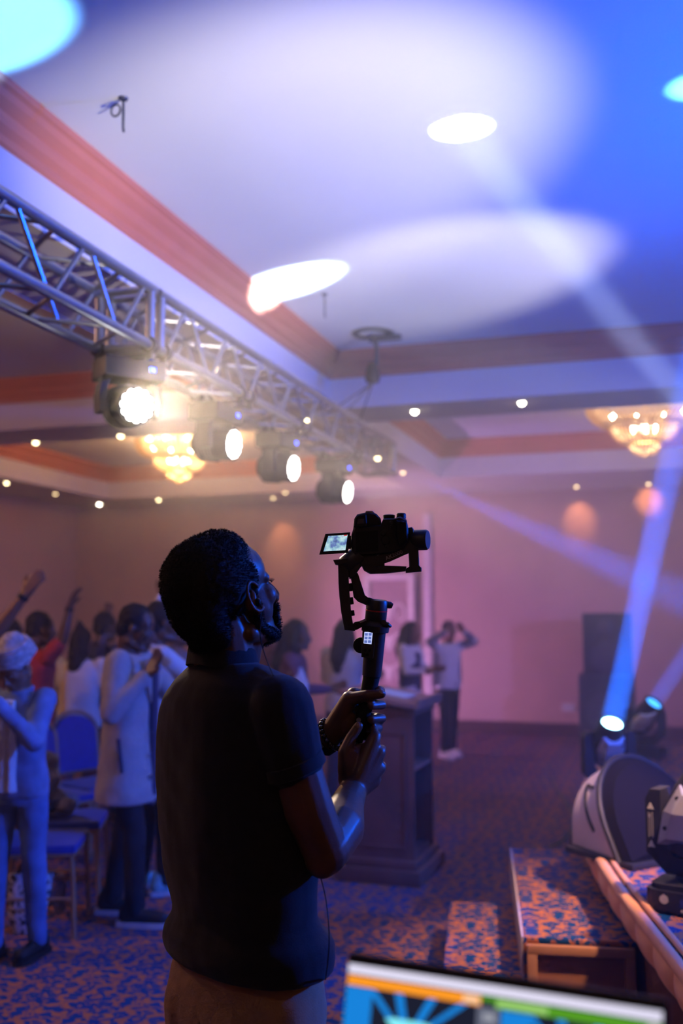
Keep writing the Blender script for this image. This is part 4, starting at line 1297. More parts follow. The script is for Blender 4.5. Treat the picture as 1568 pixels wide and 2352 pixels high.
# bracelets on the upper wrist
wax = (W_l - E_l).normalized()
x_, y_, z_ = frame_of(wax)
br = thing('bead_bracelet', 'dark bead bracelet on the wrist of the upper hand', 'bracelet', pm, YAW)
cB = W_l + wax * .006
bead = {}
for q in range(20):
    a = 2 * math.pi * q / 20
    o = MB().ell(cB + (x_ * math.cos(a) + y_ * math.sin(a)) * .0365, .0060, None, 10, 7).build('bead', mat('bead_black', (.03, .03, .035), .2, spec=.8) if q == 0 else bpy.data.materials['bead_black'], br)
wb = thing('wrist_band', 'broad dark band with a gold plate below the bead bracelet', 'bracelet', pm, YAW)
cW = W_l - wax * .016
MB().lathe([(.0355, -.009), (.0375, -.009), (.0375, .009), (.0355, .009)], cW, wax, 30, cap=False).build('strap', m_rubber, wb)
dcam = (ML(745, 1685, -1) - cW); dcam = (dcam - wax * dcam.dot(wax)).normalized()
yy_ = wax.cross(dcam)
MB().box(cW + dcam * .0385, (.020, .028, .005), basis(wax, yy_, dcam).to_3x3(), .0015).build('plate', mat('gold_plate', (.75, .45, .14), .25, 1.0), wb)

# ------------------------------------------------------------------ camera stabiliser
m_gim = mat('gimbal_black', (0.022, 0.022, 0.026), 0.42, var=0.15, scale=30, spec=0.45)
m_gim2 = mat('gimbal_rubber', (0.014, 0.014, 0.015), 0.8)
m_red = mat('red_ring', (0.5, 0.02, 0.02), 0.5)
m_print = mat('grey_print', (0.30, 0.29, 0.31), 0.6)
GD = MD + .165
pg = MW.inverted() @ ML(814, 1716, .165)
gim = thing('camera_stabiliser', 'black handheld camera stabiliser with a red ring and small lit display', 'stabiliser', pg, YAW)
GW = (Matrix.Translation(pg) @ Matrix.Rotation(YAW, 4, 'Z')).inverted()
def G(x, y, dv=0.0): return GW @ at_d(x, y, GD + dv)
GS = GD / FPX
def plate(mb, px, y0, y1, bev=0.0):
    """outline in the picture plane given real thickness from y0 to y1 metres"""
    pts = [G(x, y) for x, y in px]
    a = sum((pts[i].x * pts[(i + 1) % len(pts)].z - pts[(i + 1) % len(pts)].x * pts[i].z) for i in range(len(pts)))
    if a < 0: pts = pts[::-1]
    k = len(pts)
    if bev:
        c = sum(pts, Vector()) / k
        inner = [p + (c - p).normalized() * bev for p in pts]
        rows = [[p + Vector((0, y0, 0)) for p in inner], [p + Vector((0, y0 + bev, 0)) for p in pts], [p + Vector((0, y1 - bev, 0)) for p in pts], [p + Vector((0, y1, 0)) for p in inner]]
    else:
        rows = [[p + Vector((0, y0, 0)) for p in pts], [p + Vector((0, y1, 0)) for p in pts]]
    vs = [p for r in rows for p in r]
    fs = [tuple(range(k)), tuple((len(rows) - 1) * k + i for i in range(k - 1, -1, -1))]
    for r in range(len(rows) - 1):
        fs += [(r * k + i, (r + 1) * k + i, (r + 1) * k + (i + 1) % k, r * k + (i + 1) % k) for i in range(k)]
    return mb.add(vs, fs)
# grip: ribbed lower handle, smooth upper handle, tail screw
lo_, mid_, up_, topg = G(812, 1722), G(838, 1628), G(853, 1552), G(862, 1452)
MB().path([lo_, G(822, 1690), mid_, G(846, 1590), up_], [.0135, .0150, .0165, .0185, .0195], 18).build('grip', m_gim2, gim)
MB().path([up_, G(855, 1530), topg], [.0215, .0225, .0235], 22).build('handle', m_gim, gim)
MB().lathe([(.006, 0), (.009, .002), (.009, .003)], G(817, 1712) + Vector((0, -.0145, 0)), (0, -1, 0), 12).build('tail_screw', m_steel, gim)
MB().lathe([(.0035, 0), (.0055, .001), (.0055, .002), (.0035, .002)], G(823, 1652) + Vector((0, -.0155, 0)), (0, -1, 0), 14).build('port', m_print, gim)
# display with six tiles, wheel on the left
d0 = [(836, 1451), (855, 1451), (852, 1479), (834, 1477)]
dv_ = MB(); plate(dv_, [(832, 1445), (862, 1447), (856, 1512), (829, 1508)], -.0265, -.012, .001); dsp = dv_.build('control_panel', m_gim, gim)
s_gl = emit_mat('oled_white', (.55, .62, 1.0), .95); s_gb = emit_mat('oled_blue', (.12, .18, .55), .9)
q = MB(); plate(q, d0, -.0272, -.0266); dd_ = q.build('display', s_gl, dsp, smooth=False)
for r_ in range(3):
    for c_ in range(2):
        x0 = 837.3 + c_ * 8.6 - r_ * .7; y0 = 1453.4 + r_ * 8.2
        q = MB(); plate(q, [(x0, y0), (x0 + 6.6, y0 + .3), (x0 + 6.0, y0 + 6.2), (x0 - .5, y0 + 5.9)], -.0276, -.0273); q.build('tile', s_gb, dd_, smooth=False)
for i, (x, y) in enumerate(((838, 1492), (848, 1492), (843, 1503), (836, 1502))):
    MB().lathe([(.004, 0), (.0035, .0015)], G(x, y) + Vector((0, -.0268, 0)), (0, -1, 0), 10).build('button', m_gim2, dsp)
MB().lathe([(.012, -.006), (.0175, -.006), (.0185, 0), (.0175, .006), (.012, .006)], G(829, 1482) + Vector((0, -.004, 0)), (0.15, 1, 0), 20).build('focus_wheel', m_gim2, gim)
# collar, clamp lever, pan motor with red ring
ax_ = (G(866, 1380) - G(860, 1452)).normalized()
MB().lathe([(.024, -.002), (.031, 0), (.032, .014), (.026, .020), (.0255, .024)], G(861, 1450), ax_, 24).build('collar', m_gim, gim)
mo_ = MB().lathe([(.022, 0), (.0245, .003), (.0245, .045), (.022, .050)], G(862, 1428), ax_, 28).build('pan_motor', m_gim, gim)
MB().lathe([(.0240, .024), (.0250, .0245), (.0250, .0265), (.0240, .027)], G(862, 1428), ax_, 28, cap=False).build('red_ring', m_red, mo_)
MB().path([G(880, 1432, -.02), G(890, 1434, -.02), G(897, 1439, -.015)], [.005, .0055, .0035], 8).lathe([(.006, 0), (.006, .012)], G(880, 1430) + Vector((0, -.026, 0)), (0, 1, 0), 12).build('lock_lever', m_gim, gim)
MB().path([G(882, 1388), G(896, 1390), G(901, 1392)], [.0085, .008, .006], 10).build('lock_knob', m_gim, gim)
# swan arm from the pan motor up to the roll motor
ar = MB(); plate(ar, [(843, 1392), (846, 1372), (858, 1376), (884, 1380), (886, 1391), (858, 1394)], -.012, .014, .002)
plate(ar, [(806, 1300), (822, 1318), (838, 1368), (852, 1378), (846, 1392), (822, 1382), (812, 1372), (806, 1330)], -.010, .012, .002)
ar.build('pan_arm', m_gim, gim)
# roll motor pointing up and to the left
rm = MB().lathe([(.020, 0), (.0225, .003), (.0225, .042), (.020, .045)], G(792, 1300, .0), (G(826, 1272) - G(792, 1300)).normalized(), 24)
rm.build('roll_motor', m_gim, gim)
q = MB(); plate(q, [(800, 1290), (826, 1278), (830, 1300), (812, 1326), (802, 1330)], -.016, .020, .002); q.build('roll_bracket', m_gim, gim)
# sling handle hanging on the left with its cut-outs
sg_ = MB()
plate(sg_, [(765, 1287), (798, 1284), (801, 1292), (776, 1298), (770, 1297)], -.022, .012, .001)
outer = [(776, 1294), (777, 1340), (779, 1370), (783, 1405), (788, 1432), (791, 1447)]
inner_ = [(799, 1292), (801, 1340), (803, 1370), (806, 1405), (810, 1432), (813, 1440)]
plate(sg_, outer + [(815, 1449)] + inner_[::-1], -.016, .006, .002)
sgo = sg_.build('sling_handle', m_gim, gim)
ho2 = MB()
for (y0, y1) in ((1306, 1330), (1336, 1362), (1368, 1392), (1398, 1418)):
    f0, f1 = (y0 - 1292) / 150 * 13, (y1 - 1292) / 150 * 13
    ho2.path([G(799.5 + f0, y0 + 4, 0) + Vector((.0, -.006, 0)), G(799.5 + f1, y1 - 4, 0) + Vector((0, -.006, 0))], .0042, 8)
ho2.build('grip_slots', m_gim2, sgo)
q = MB(); plate(q, [(806, 1440), (812, 1448), (820, 1446), (842, 1434), (842, 1424), (815, 1428), (811, 1432)], -.012, .008, .0015); q.build('sling_bracket', m_gim, gim)
q = MB(); plate(q, [(824, 1427), (838, 1421), (841, 1425), (827, 1431)], -.0140, -.0122); q.build('bracket_print', m_print, gim, smooth=False)
# tilt arm with model lettering, tilt motor at the right
ta = MB(); plate(ta, [(816, 1276), (850, 1272), (868, 1274), (930, 1248), (950, 1232), (962, 1262), (935, 1272), (895, 1290), (882, 1294), (882, 1302), (838, 1304), (818, 1296)], -.014, .010, .002)
tao = ta.build('tilt_arm', m_gim, gim)
q = MB(); plate(q, [(864, 1275), (928, 1249), (931, 1251), (866, 1277)], -.0155, -.013); q.build('edge_strip', m_print, tao, smooth=False)
xd = (G(918, 1269) - G(890, 1281)).normalized(); zd = Vector((0, -1, 0)); yd = zd.cross(xd)
text_mesh('lettering', 'AK2000', .0125, m_print, tao, basis(xd, yd, zd, G(904, 1276) + Vector((0, -.0145, 0))), .0004)
tm = MB().lathe([(.021, 0), (.0235, .003), (.0235, .042), (.021, .046)], G(938, 1241, .012), Vector((.93, -.36, .0)), 28); tm.build('tilt_motor', m_gim, gim)
# camera plate below, upright with foot
q = MB(); plate(q, [(832, 1303), (836, 1310), (850, 1318), (885, 1317), (930, 1312), (932, 1302), (880, 1300)], -.022, .022, .002); q.build('slide_plate', m_gim, gim)
q = MB(); plate(q, [(938, 1266), (960, 1264), (962, 1300), (967, 1305), (967, 1313), (932, 1316), (931, 1307), (940, 1301)], -.014, .012, .002); q.build('upright', m_gim, gim)

# ------------------------------------------------------------------ the camera on it
pc = MW.inverted() @ ML(868, 1275, .165)
camo = thing('photo_camera', 'black photo camera with flip-out screen mounted on the stabiliser', 'camera', pc, YAW)
OFF = GW @ pc
class CB(MB):
    def done(s, name, m, par=None, smooth=True):
        s.v = [tuple(Vector(v) - OFF) for v in s.v]
        return s.build(name, m, par or camo, smooth)
m_cam = mat('camera_black', (0.016, 0.016, 0.019), 0.5, var=0.2, scale=40)
m_camr = mat('camera_leather', (0.012, 0.012, 0.013), 0.8, bump=0.3, bscale=500)
q = CB(); plate(q, [(806, 1258), (807, 1228), (812, 1213), (873, 1207), (880, 1192), (905, 1192), (918, 1188), (932, 1195), (936, 1214), (937, 1248), (926, 1260), (900, 1272), (860, 1276), (812, 1278)], -.022, .032, .004); bdy = q.done('body', m_cam)
q = CB(); plate(q, [(811, 1214), (813, 1193), (820, 1182), (846, 1177), (864, 1181), (874, 1192), (876, 1212)], -.012, .034, .004); q.done('prism_hump', m_cam)
q = CB(); plate(q, [(812, 1212), (814, 1192), (822, 1186), (840, 1185), (842, 1208), (836, 1214)], -.034, -.010, .003); ev = q.done('eyepiece', m_camr)
q = CB(); plate(q, [(819, 1207), (820, 1195), (836, 1194), (836, 1206)], -.0352, -.0338, .0005); q.done('eyepiece_glass', m_darklens, ev)
q = CB(); plate(q, [(817, 1270), (816, 1224), (866, 1220), (868, 1268)], -.0228, -.0215); q.done('screen_bay', m_camr, bdy)
q = CB(); plate(q, [(908, 1196), (932, 1198), (935, 1246), (915, 1258), (906, 1230)], -.030, .040, .005); q.done('hand_grip', m_camr, bdy)
q = CB(); q.lathe([(.011, 0), (.011, .010), (.009, .012)], G(921, 1191, .005), (0, 0, 1), 18); q.done('mode_dial', m_cam, bdy)
q = CB(); q.lathe([(.013, 0), (.014, .008), (.010, .010)], G(893, 1192, .01), (0, 0, 1), 18); q.done('top_dial', m_cam, bdy)
q = CB(); plate(q, [(838, 1178), (840, 1174), (856, 1174), (860, 1179)], -.008, .010, .001); q.done('hot_shoe', m_steel, bdy)
for (x, y, r) in ((884, 1243, .010), (879, 1226, .006), (897, 1203, .0045), (897, 1211, .0035), (887, 1256, .004)):
    q = CB(); q.lathe([(r, 0), (r * .9, .003), (r * .4, .0035)], G(x, y) + Vector((0, -.0225, 0)), (0, -1, 0), 16); q.done('button', m_cam, bdy)
q = CB(); q.lathe([(.034, 0), (.037, .006), (.037, .05), (.039, .055), (.039, .085), (.034, .088)], G(862, 1238) + Vector((0, .032, 0)), Vector((.12, 1, .10)), 28); q.done('lens', m_cam)
q = CB(); plate(q, [(926, 1215), (945, 1211), (949, 1216), (949, 1232), (930, 1236)], -.01, .012, .002); q.done('side_grip', m_cam, bdy)
# flip-out screen with the live picture
q = CB(); plate(q, [(747, 1228), (804, 1224), (799, 1271), (733, 1275)], -.022, -.015, .0012); fs_ = q.done('flip_screen', m_cam)
q = CB(); q.path([G(802, 1232, 0) + Vector((0, -.018, 0)), G(802, 1262) + Vector((0, -.018, 0))], .0045, 10); q.done('hinge', m_cam, fs_)
mlv = bpy.data.materials.new('live_view'); mlv.use_nodes = True
nt = mlv.node_tree; nt.nodes.remove(nt.nodes['Principled BSDF'])
em_ = nt.nodes.new('ShaderNodeEmission'); tcn = nt.nodes.new('ShaderNodeTexCoord')
ns = nt.nodes.new('ShaderNodeTexNoise'); ns.inputs['Scale'].default_value = 55; ns.inputs['Detail'].default_value = 3
nt.links.new(tcn.outputs['Object'], ns.inputs['Vector'])
rp = nt.nodes.new('ShaderNodeValToRGB')
for i, (pos, c) in enumerate(((.30, (.03, .03, .12)), (.42, (.16, .24, .55)), (.52, (.36, .62, .72)), (.62, (.60, .85, .90)), (.72, (.30, .16, .45)))):
    e = rp.color_ramp.elements[i] if i < 2 else rp.color_ramp.elements.new(pos)
    e.position = pos; e.color = (*c, 1)
nt.links.new(ns.outputs['Fac'], rp.inputs['Fac']); nt.links.new(rp.outputs[0], em_.inputs[0]); em_.inputs[1].default_value = .9
nt.links.new(em_.outputs[0], nt.nodes['Material Output'].inputs[0]); mlv.cycles.emission_sampling = 'NONE'
q = CB(); plate(q, [(754, 1233), (798, 1230), (793, 1265), (743, 1268)], -.0232, -.0222); lv_ = q.done('live_picture', mlv, fs_, smooth=False)
q = CB(); plate(q, [(790, 1230.5), (797, 1230), (796, 1232.5), (789, 1233)], -.0236, -.0233); q.done('record_mark', emit_mat('rec_red', (.8, .03, .03), .8), fs_, smooth=False)

# ------------------------------------------------------------------ people in the hall
# local frame of a figure: +y ahead, +x to its right, z up, drawn for 1.72 m
def person(label, pos, fa, h, R_arm, L_arm, top, legs, head=(0, 0), hair='short', hair_m=None, skin=None, lean=0.0, voxel=.009,
           top_kind='shirt', sleeve=1.0, shoe=(.03, .03, .03), sole=None, shoe_m=None, step=.06, inner=None, extra=None, group='people in the hall', wide=1.0, skirt=None):
    s = h / 1.72
    t = thing('person', label, 'person', pos, YAW - R(fa), group)
    skin = skin or m_skin2; hair_m = hair_m or m_hair
    sh = math.tan(lean)
    def T(x, y, z): return Vector((x * s, (y + max(z - .92, 0) * sh) * s, z * s))
    hy, hp = R(head[0]), R(head[1])
    hh = Vector((math.sin(hy), math.cos(hy), 0)); f = hh * math.cos(hp) + Vector((0, 0, math.sin(hp)))
    u = Vector((0, 0, math.cos(hp))) - hh * math.sin(hp); l = Vector((-hh.y, hh.x, 0))
    hc = T(0, .015, 1.585) + f * (.02 * s)
    def HD(a, b_, c): return hc + f * a + l * b_ + u * c
    HM = basis(f, l, u).to_3x3()
    b = MB()
    face_prims(b, HD, HM, s)
    for sg in (-1, 1): b.ell(HD(-.004 * s, sg * .078 * s, .0), (.018 * s, .008 * s, .030 * s), HM, 10, 7)
    b.chain([HD(-.035 * s, 0, -.05 * s), T(0, -.02, 1.47), T(0, 0, 1.40)], [.056 * s, .055 * s, .07 * s])
    W_ = wide
    b.loft([(*T(0, 0, z), rx * s * W_, ry * s * W_, 0) for z, rx, ry in ((.86, .13, .09), (.95, .155, .105), (1.05, .135, .09), (1.18, .145, .095), (1.30, .165, .105), (1.38, .155, .09), (1.44, .09, .065))], 20)
    feet = []
    for sg in (-1, 1):
        fy = step * sg
        ft = Vector((sg * .10 * s, fy * s, 0)); feet.append(ft)
        kn = Vector((sg * .095 * s, (fy * .6 + .02) * s, .50 * s))
        b.chain([T(sg * .085, 0, .88), kn, ft + Vector((0, 0, .09 * s))], [.078 * s * W_, .052 * s, .038 * s])
        b.cap(ft + Vector((0, -.04 * s, .05 * s)), .034 * s, ft + Vector((0, .13 * s, .035 * s)), .028 * s)
    arms = {}
    for sg, arm in ((1, R_arm), (-1, L_arm)):
        if arm is None: arm = ((sg * .25, -.03, 1.14), (sg * .24, .07, .90), (0, .1, -1))
        e, w, fd = arm
        S, E, Wr = T(sg * .175 * W_, 0, 1.40), T(*e), T(*w)
        fd = Vector(fd).normalized()
        arms[sg] = (S, E, Wr, fd)
        b.chain([S, S.lerp(E, .5), E], [.056 * s, .048 * s, .038 * s])
        b.chain([E, E.lerp(Wr, .3), Wr], [.039 * s, .040 * s, .026 * s])
        # hand: palm, four fingers and a thumb
        ax1 = (E - Wr).normalized().cross(fd)
        ax1 = ax1.normalized() if ax1.length > .15 else fd.orthogonal().normalized()
        side = ax1 if abs(ax1.x) < .95 else ax1
        nrm = fd.cross(side).normalized()
        pc = Wr + fd * (.05 * s)
        for q, (o, ln) in enumerate(((-.030, .068), (-.010, .078), (.010, .074), (.029, .058))):
            k0 = Wr + fd * (.085 * s) + side * (o * s)
            b.cap(Wr + side * (o * .5 * s), .020 * s, k0, .0125 * s, 8)
            k1 = k0 + (fd + nrm * .18 + side * (o * 4)).normalized() * (ln * .5 * s)
            k2 = k1 + (fd + nrm * .55 + side * (o * 3)).normalized() * (ln * .5 * s)
            b.chain([k0, k1, k2], [.0115 * s, .0105 * s, .0085 * s], 8)
        tb = Wr + fd * (.025 * s) - side * (.022 * s)
        b.chain([tb, tb + (fd * .6 - side * .8 + nrm * .2).normalized() * (.045 * s), tb + (fd * .85 - side * .7 + nrm * .3).normalized() * (.078 * s)], [.016 * s, .0125 * s, .010 * s], 8)
    b.remesh('body', skin, t, voxel=voxel, smooth=2)
    for sg in (-1, 1): MB().ell(HD(.079 * s, sg * .031 * s, .004 * s), .0125 * s, None, 10, 7).build('eye', bpy.data.materials.get('crowd_eye') or mat('crowd_eye', (.16, .15, .15), .2), t)
    # trousers or skirt
    vx = max(voxel, .011)
    b = MB()
    if skirt:
        z1, r1 = skirt
        b.loft([(*T(0, 0, z), rx * s, ry * s, 0) for z, rx, ry in ((z1, r1, r1 * .8), ((z1 + .9) / 2, r1 * .9, r1 * .7), (.90, .175, .125), (1.02, .145, .10))], 24)
        bo = b.remesh('skirt', legs, t, voxel=vx, smooth=4)
    else:
        b.loft([(*T(0, 0, z), rx * s * W_, ry * s * W_, 0) for z, rx, ry in ((.82, .165, .115), (.92, .172, .122), (1.0, .155, .108), (1.04, .148, .10))], 22)
        for sg in (-1, 1):
            ft = feet[0 if sg < 0 else 1]; kn = Vector((sg * .095 * s, (step * sg * .6 + .02) * s, .50 * s))
            b.chain([T(sg * .088, 0, .86), kn, ft + Vector((0, -.005, .09 * s))], [.090 * s * W_, .066 * s, .054 * s])
        bo = b.remesh('trousers', legs, t, voxel=vx, smooth=4, disp=lambda c: c + Vector((mnoise.noise(c * 14), mnoise.noise(c * 14 + Vector((9, 0, 0))), 0)) * .006)
    # upper garment
    b = MB()
    prof = {'shirt': ((.86, .178, .126), (.95, .176, .126), (1.05, .158, .112), (1.18, .165, .115), (1.30, .185, .122), (1.38, .175, .105), (1.44, .10, .075)),
            'coat': ((.64, .222, .165), (.72, .218, .160), (.82, .208, .150), (.95, .195, .142), (1.05, .180, .130), (1.18, .185, .130), (1.30, .200, .135), (1.38, .188, .115), (1.44, .115, .085)),
            'crop': ((.98, .165, .118), (1.05, .160, .114), (1.18, .165, .116), (1.30, .182, .122), (1.38, .172, .105), (1.44, .10, .075)),
            'dress': ((.46, .25, .20), (.70, .22, .17), (.92, .19, .14), (1.05, .155, .112), (1.18, .16, .115), (1.30, .178, .12), (1.38, .168, .102), (1.44, .09, .07))}[top_kind]
    b.loft([(*T(0, 0, z), rx * s * W_, ry * s * W_, 0) for z, rx, ry in prof], 28, 2.2)
    bulk = {'coat': 1.35}.get(top_kind, 1.12)
    for sg in (-1, 1):
        S, E, Wr, fd = arms[sg]
        if sleeve > .55:
            e2 = E.lerp(Wr, (sleeve - .5) * 2 * .92)
            b.chain([S, S.lerp(E, .5), E, e2], [.060 * s * bulk, .053 * s * bulk, .046 * s * bulk, (.034 if sleeve > .9 else .044) * s * bulk])
        else:
            b.chain([S, S.lerp(E, sleeve * 1.6)], [.062 * s * bulk, .056 * s * bulk])
    up = b.remesh({'shirt': 'shirt', 'coat': 'coat', 'crop': 'top', 'dress': 'dress'}[top_kind], top, t, voxel=vx, smooth=3, disp=lambda c: c + Vector((mnoise.noise(c * 11), mnoise.noise(c * 11 + Vector((5, 0, 0))), 0)) * .009)
    # collar round the neck
    MB().path([T(0, -.008, 1.445) + Vector((math.cos(a) * .068 * s, math.sin(a) * .068 * s, -.018 * s * math.sin(a))) for a in [2 * math.pi * q / 16 for q in range(16)]], .013 * s, 8, closed=True).build('collar', top, up)
    # shoes
    for ft in feet:
        sm = shoe_m or bpy.data.materials.get('crowd_shoe_%.2f' % shoe[0]) or mat('crowd_shoe_%.2f' % shoe[0], shoe, .6)
        so = MB().cap(ft + Vector((0, -.05 * s, .055 * s)), .046 * s, ft + Vector((0, .15 * s, .045 * s)), .037 * s).cap(ft + Vector((0, -.045 * s, .08 * s)), .045 * s, ft + Vector((0, -.03 * s, .11 * s)), .045 * s).remesh('shoe', sm, t, voxel=.012, smooth=2)
        ol = [(-.042, -.09), (-.02, -.105), (.02, -.105), (.042, -.09), (.046, .03), (.048, .12), (.03, .18), (0, .195), (-.03, .18), (-.048, .12), (-.046, .03)]
        MB().prism([(ft.x + a * s, ft.y + c * s) for a, c in ol], .0005, .026).build('sole', sole or m_rubber, so)
    # hair or headwear
    if hair:
        hb = MB()
        if hair in ('short', 'long', 'bun', 'tied'):
            hb.ell(HD(-.020 * s, 0, .058 * s), (.100 * s, .084 * s, .092 * s), HM, 16, 10)
            hb.ell(HD(-.062 * s, 0, .0), (.055 * s, .072 * s, .07 * s), HM, 14, 9)
        if hair == 'long':
            hb.chain([HD(-.07 * s, 0, .03 * s), HD(-.095 * s, 0, -.06 * s), T(0, -.11, 1.36), T(0, -.11, 1.26)], [.085 * s, .085 * s, .085 * s, .05 * s])
            for sg in (-1, 1): hb.chain([HD(-.02 * s, sg * .06 * s, .04 * s), HD(-.02 * s, sg * .085 * s, -.06 * s), T(-sg * .09, .02, 1.36)], [.04 * s, .036 * s, .03 * s])
        if hair == 'bun': hb.ell(HD(-.06 * s, 0, .15 * s), (.05 * s, .05 * s, .05 * s), HM)
        if hair == 'tied': hb.chain([HD(-.10 * s, 0, .05 * s), HD(-.15 * s, 0, .0), HD(-.15 * s, 0, -.12 * s)], [.045 * s, .045 * s, .02 * s])
        if hair == 'peak':
            hb.ell(HD(-.02 * s, 0, .05 * s), (.105 * s, .09 * s, .095 * s), HM, 16, 10)
            hb.chain([HD(-.03 * s, 0, .08 * s), HD(-.04 * s, 0, .19 * s)], [.08 * s, .02 * s])
            hb.chain([HD(-.06 * s, 0, .03 * s), HD(-.09 * s, 0, -.08 * s), T(0, -.09, 1.40)], [.085 * s, .09 * s, .07 * s])
        if hair == 'wrap':
            hb.ell(HD(-.035 * s, 0, .065 * s), (.122 * s, .098 * s, .098 * s), HM, 18, 12)
            hb.ell(HD(-.055 * s, 0, .100 * s), (.085 * s, .085 * s, .085 * s), HM, 18, 12)
        if hair == 'cap': hb.ell(HD(-.005 * s, 0, .062 * s), (.108 * s, .088 * s, .092 * s), HM, 16, 10)
        ho = hb.remesh({'wrap': 'head_wrap', 'cap': 'cap'}.get(hair, 'hair'), hair_m, t, voxel=.010, smooth=2,
                       disp=(lambda c: c + (c - hc).normalized() * .006 * mnoise.noise(c * 30)) if hair not in ('cap',) else None)
        if hair == 'wrap':
            for q in range(4):
                pts = [HD((-.035 + .125 * math.cos(a) * math.cos(q * .2)) * s, .099 * math.sin(a) * s, (.045 + .028 * q + .02 * math.cos(a)) * s) for a in [2 * math.pi * k_ / 18 for k_ in range(18)]]
                MB().path(pts, .012 * s, 6, closed=True).build('wrap_fold', hair_m, ho)
        if hair == 'cap':
            vs = []; n_ = 9
            for q in range(n_):
                a = R(-70 + 140 * q / (n_ - 1))
                vs += [HD(.085 * math.cos(a) * s, .085 * math.sin(a) * s, .045 * s), HD((.085 + .085 * math.cos(a)) * math.cos(a * .6) * s, .095 * math.sin(a) * s, .030 * s)]
            fs = [(2 * q, 2 * q + 1, 2 * q + 3, 2 * q + 2) for q in range(n_ - 1)]
            k_ = len(vs); vs += [v - u * (.006 * s) for v in vs[:k_]]
            fs += [tuple(i + k_ for i in f_[::-1]) for f_ in fs] + [(2 * q + 1, 2 * q + 1 + k_, 2 * q + 3 + k_, 2 * q + 3) for q in range(n_ - 1)]
            MB().add(vs, fs).build('cap_brim', hair_m, ho)
    if extra: extra(t, T, arms, s, up, HD)
    return t, T, arms, s

c_coat = mat('grey_wool_coat', (0.40, 0.36, 0.36), 0.9, var=0.08, scale=40, bump=0.1, bscale=300)
c_dark = mat('dark_trousers', (0.022, 0.020, 0.026), 0.9, var=0.2)
c_jeans = mat('blue_denim', (0.10, 0.19, 0.42), 0.9, var=0.3, scale=9, bump=0.1, bscale=300)
c_white = mat('white_cotton', (0.74, 0.73, 0.72), 0.85, var=0.06)
c_cream = mat('cream_yellow_cotton', (0.72, 0.56, 0.32), 0.85, var=0.15, scale=5)
c_red = mat('red_knit', (0.42, 0.03, 0.04), 0.85)
c_navy = mat('navy_cotton', (0.035, 0.04, 0.09), 0.85)
c_grey = mat('grey_cotton', (0.22, 0.20, 0.22), 0.85)
c_plum = mat('plum_cotton', (0.16, 0.07, 0.10), 0.85)
c_wrap = mat('striped_head_wrap', (0.52, 0.48, 0.50), 0.85, var=0.45, scale=38)
c_teal = mat('teal_white_sneaker', (0.30, 0.62, 0.62), 0.6, var=0.4, scale=30)
c_sole = mat('white_sole', (0.72, 0.66, 0.64), 0.7)

# man in the long grey coat, arms lifted towards the stage
def coat_extra(t, T, arms, s, up, HD):
    ex = MB()      # open front: dark shirt strip, lapels, buttons, pocket
    MB().box(T(.0, .118, 1.02) + Vector((0, .02 * s, 0)), (.075 * s, .05 * s, .80 * s), None, .01).build('shirt_front', c_navy, t)
    for sg in (-1, 1):
        l_ = MB(); 
        for z0, z1, x0, x1 in ((1.42, 1.18, .055, .055), ): 
            l_.prism([(sg * .045 * s, z1 * s), (sg * .12 * s, (z1 + .12) * s), (sg * .10 * s, z0 * s), (sg * .05 * s, z0 * s)][::sg], .125 * s, .150 * s, basis((1, 0, 0), (0, 0, 1), (0, 1, 0)).to_3x3())
        l_.build('lapel', c_coat, up, smooth=False)
    for z in (1.02, .90, .78): MB().lathe([(.012, 0), (.011, .006)], T(.07, .135, z) + Vector((0, .02, 0)), (0, 1, 0), 10).build('button', c_navy, up)
    MB().path([T(.208, .02, 1.0), T(.222, .05, .82)], .012 * s, 6).build('pocket_slit', c_navy, up)
p = at_z(285, 2112, 0)
person('man in a long pale grey coat with both arms lifted, standing left of the cameraman', p, 98, 1.70,
       ((.27, .00, 1.14), (.20, .17, 1.34), (-.03, .5, .8)), ((-.26, .20, 1.18), (-.20, .43, 1.38), (.0, .5, .8)),
       c_coat, c_dark, head=(-4, -12), top_kind='coat', voxel=.0075, skin=m_skin, shoe=(.025, .025, .03), sole=c_sole, step=.10, extra=coat_extra)
# man behind him in a pale shirt, one arm high
def watch_extra(col, arm=1):
    def f(t, T, arms, s, up, HD):
        S, E, Wr, fd = arms[arm]
        ax = (Wr - E).normalized()
        MB().lathe([(.028 * s, -.012), (.033 * s, -.012), (.033 * s, .012), (.028 * s, .012)], Wr - ax * .02 * s, ax, 16, cap=False).build('watch', col, t)
    return f
p = at_z(352, 2046, 0)
person('man in a pale shirt and teal sneakers half hidden behind the cameraman', p, 72, 1.72,
       ((.22, .24, 1.22), (.12, .46, 1.30), (0, .5, .8)), ((-.27, .02, 1.52), (-.26, .05, 1.77), (.1, .2, 1)),
       c_white, c_dark, head=(0, 4), voxel=.009, shoe_m=c_teal, sole=c_sole, skin=m_skin, extra=watch_extra(mat('silver_watch', (.6, .65, .7), .25, .9)))
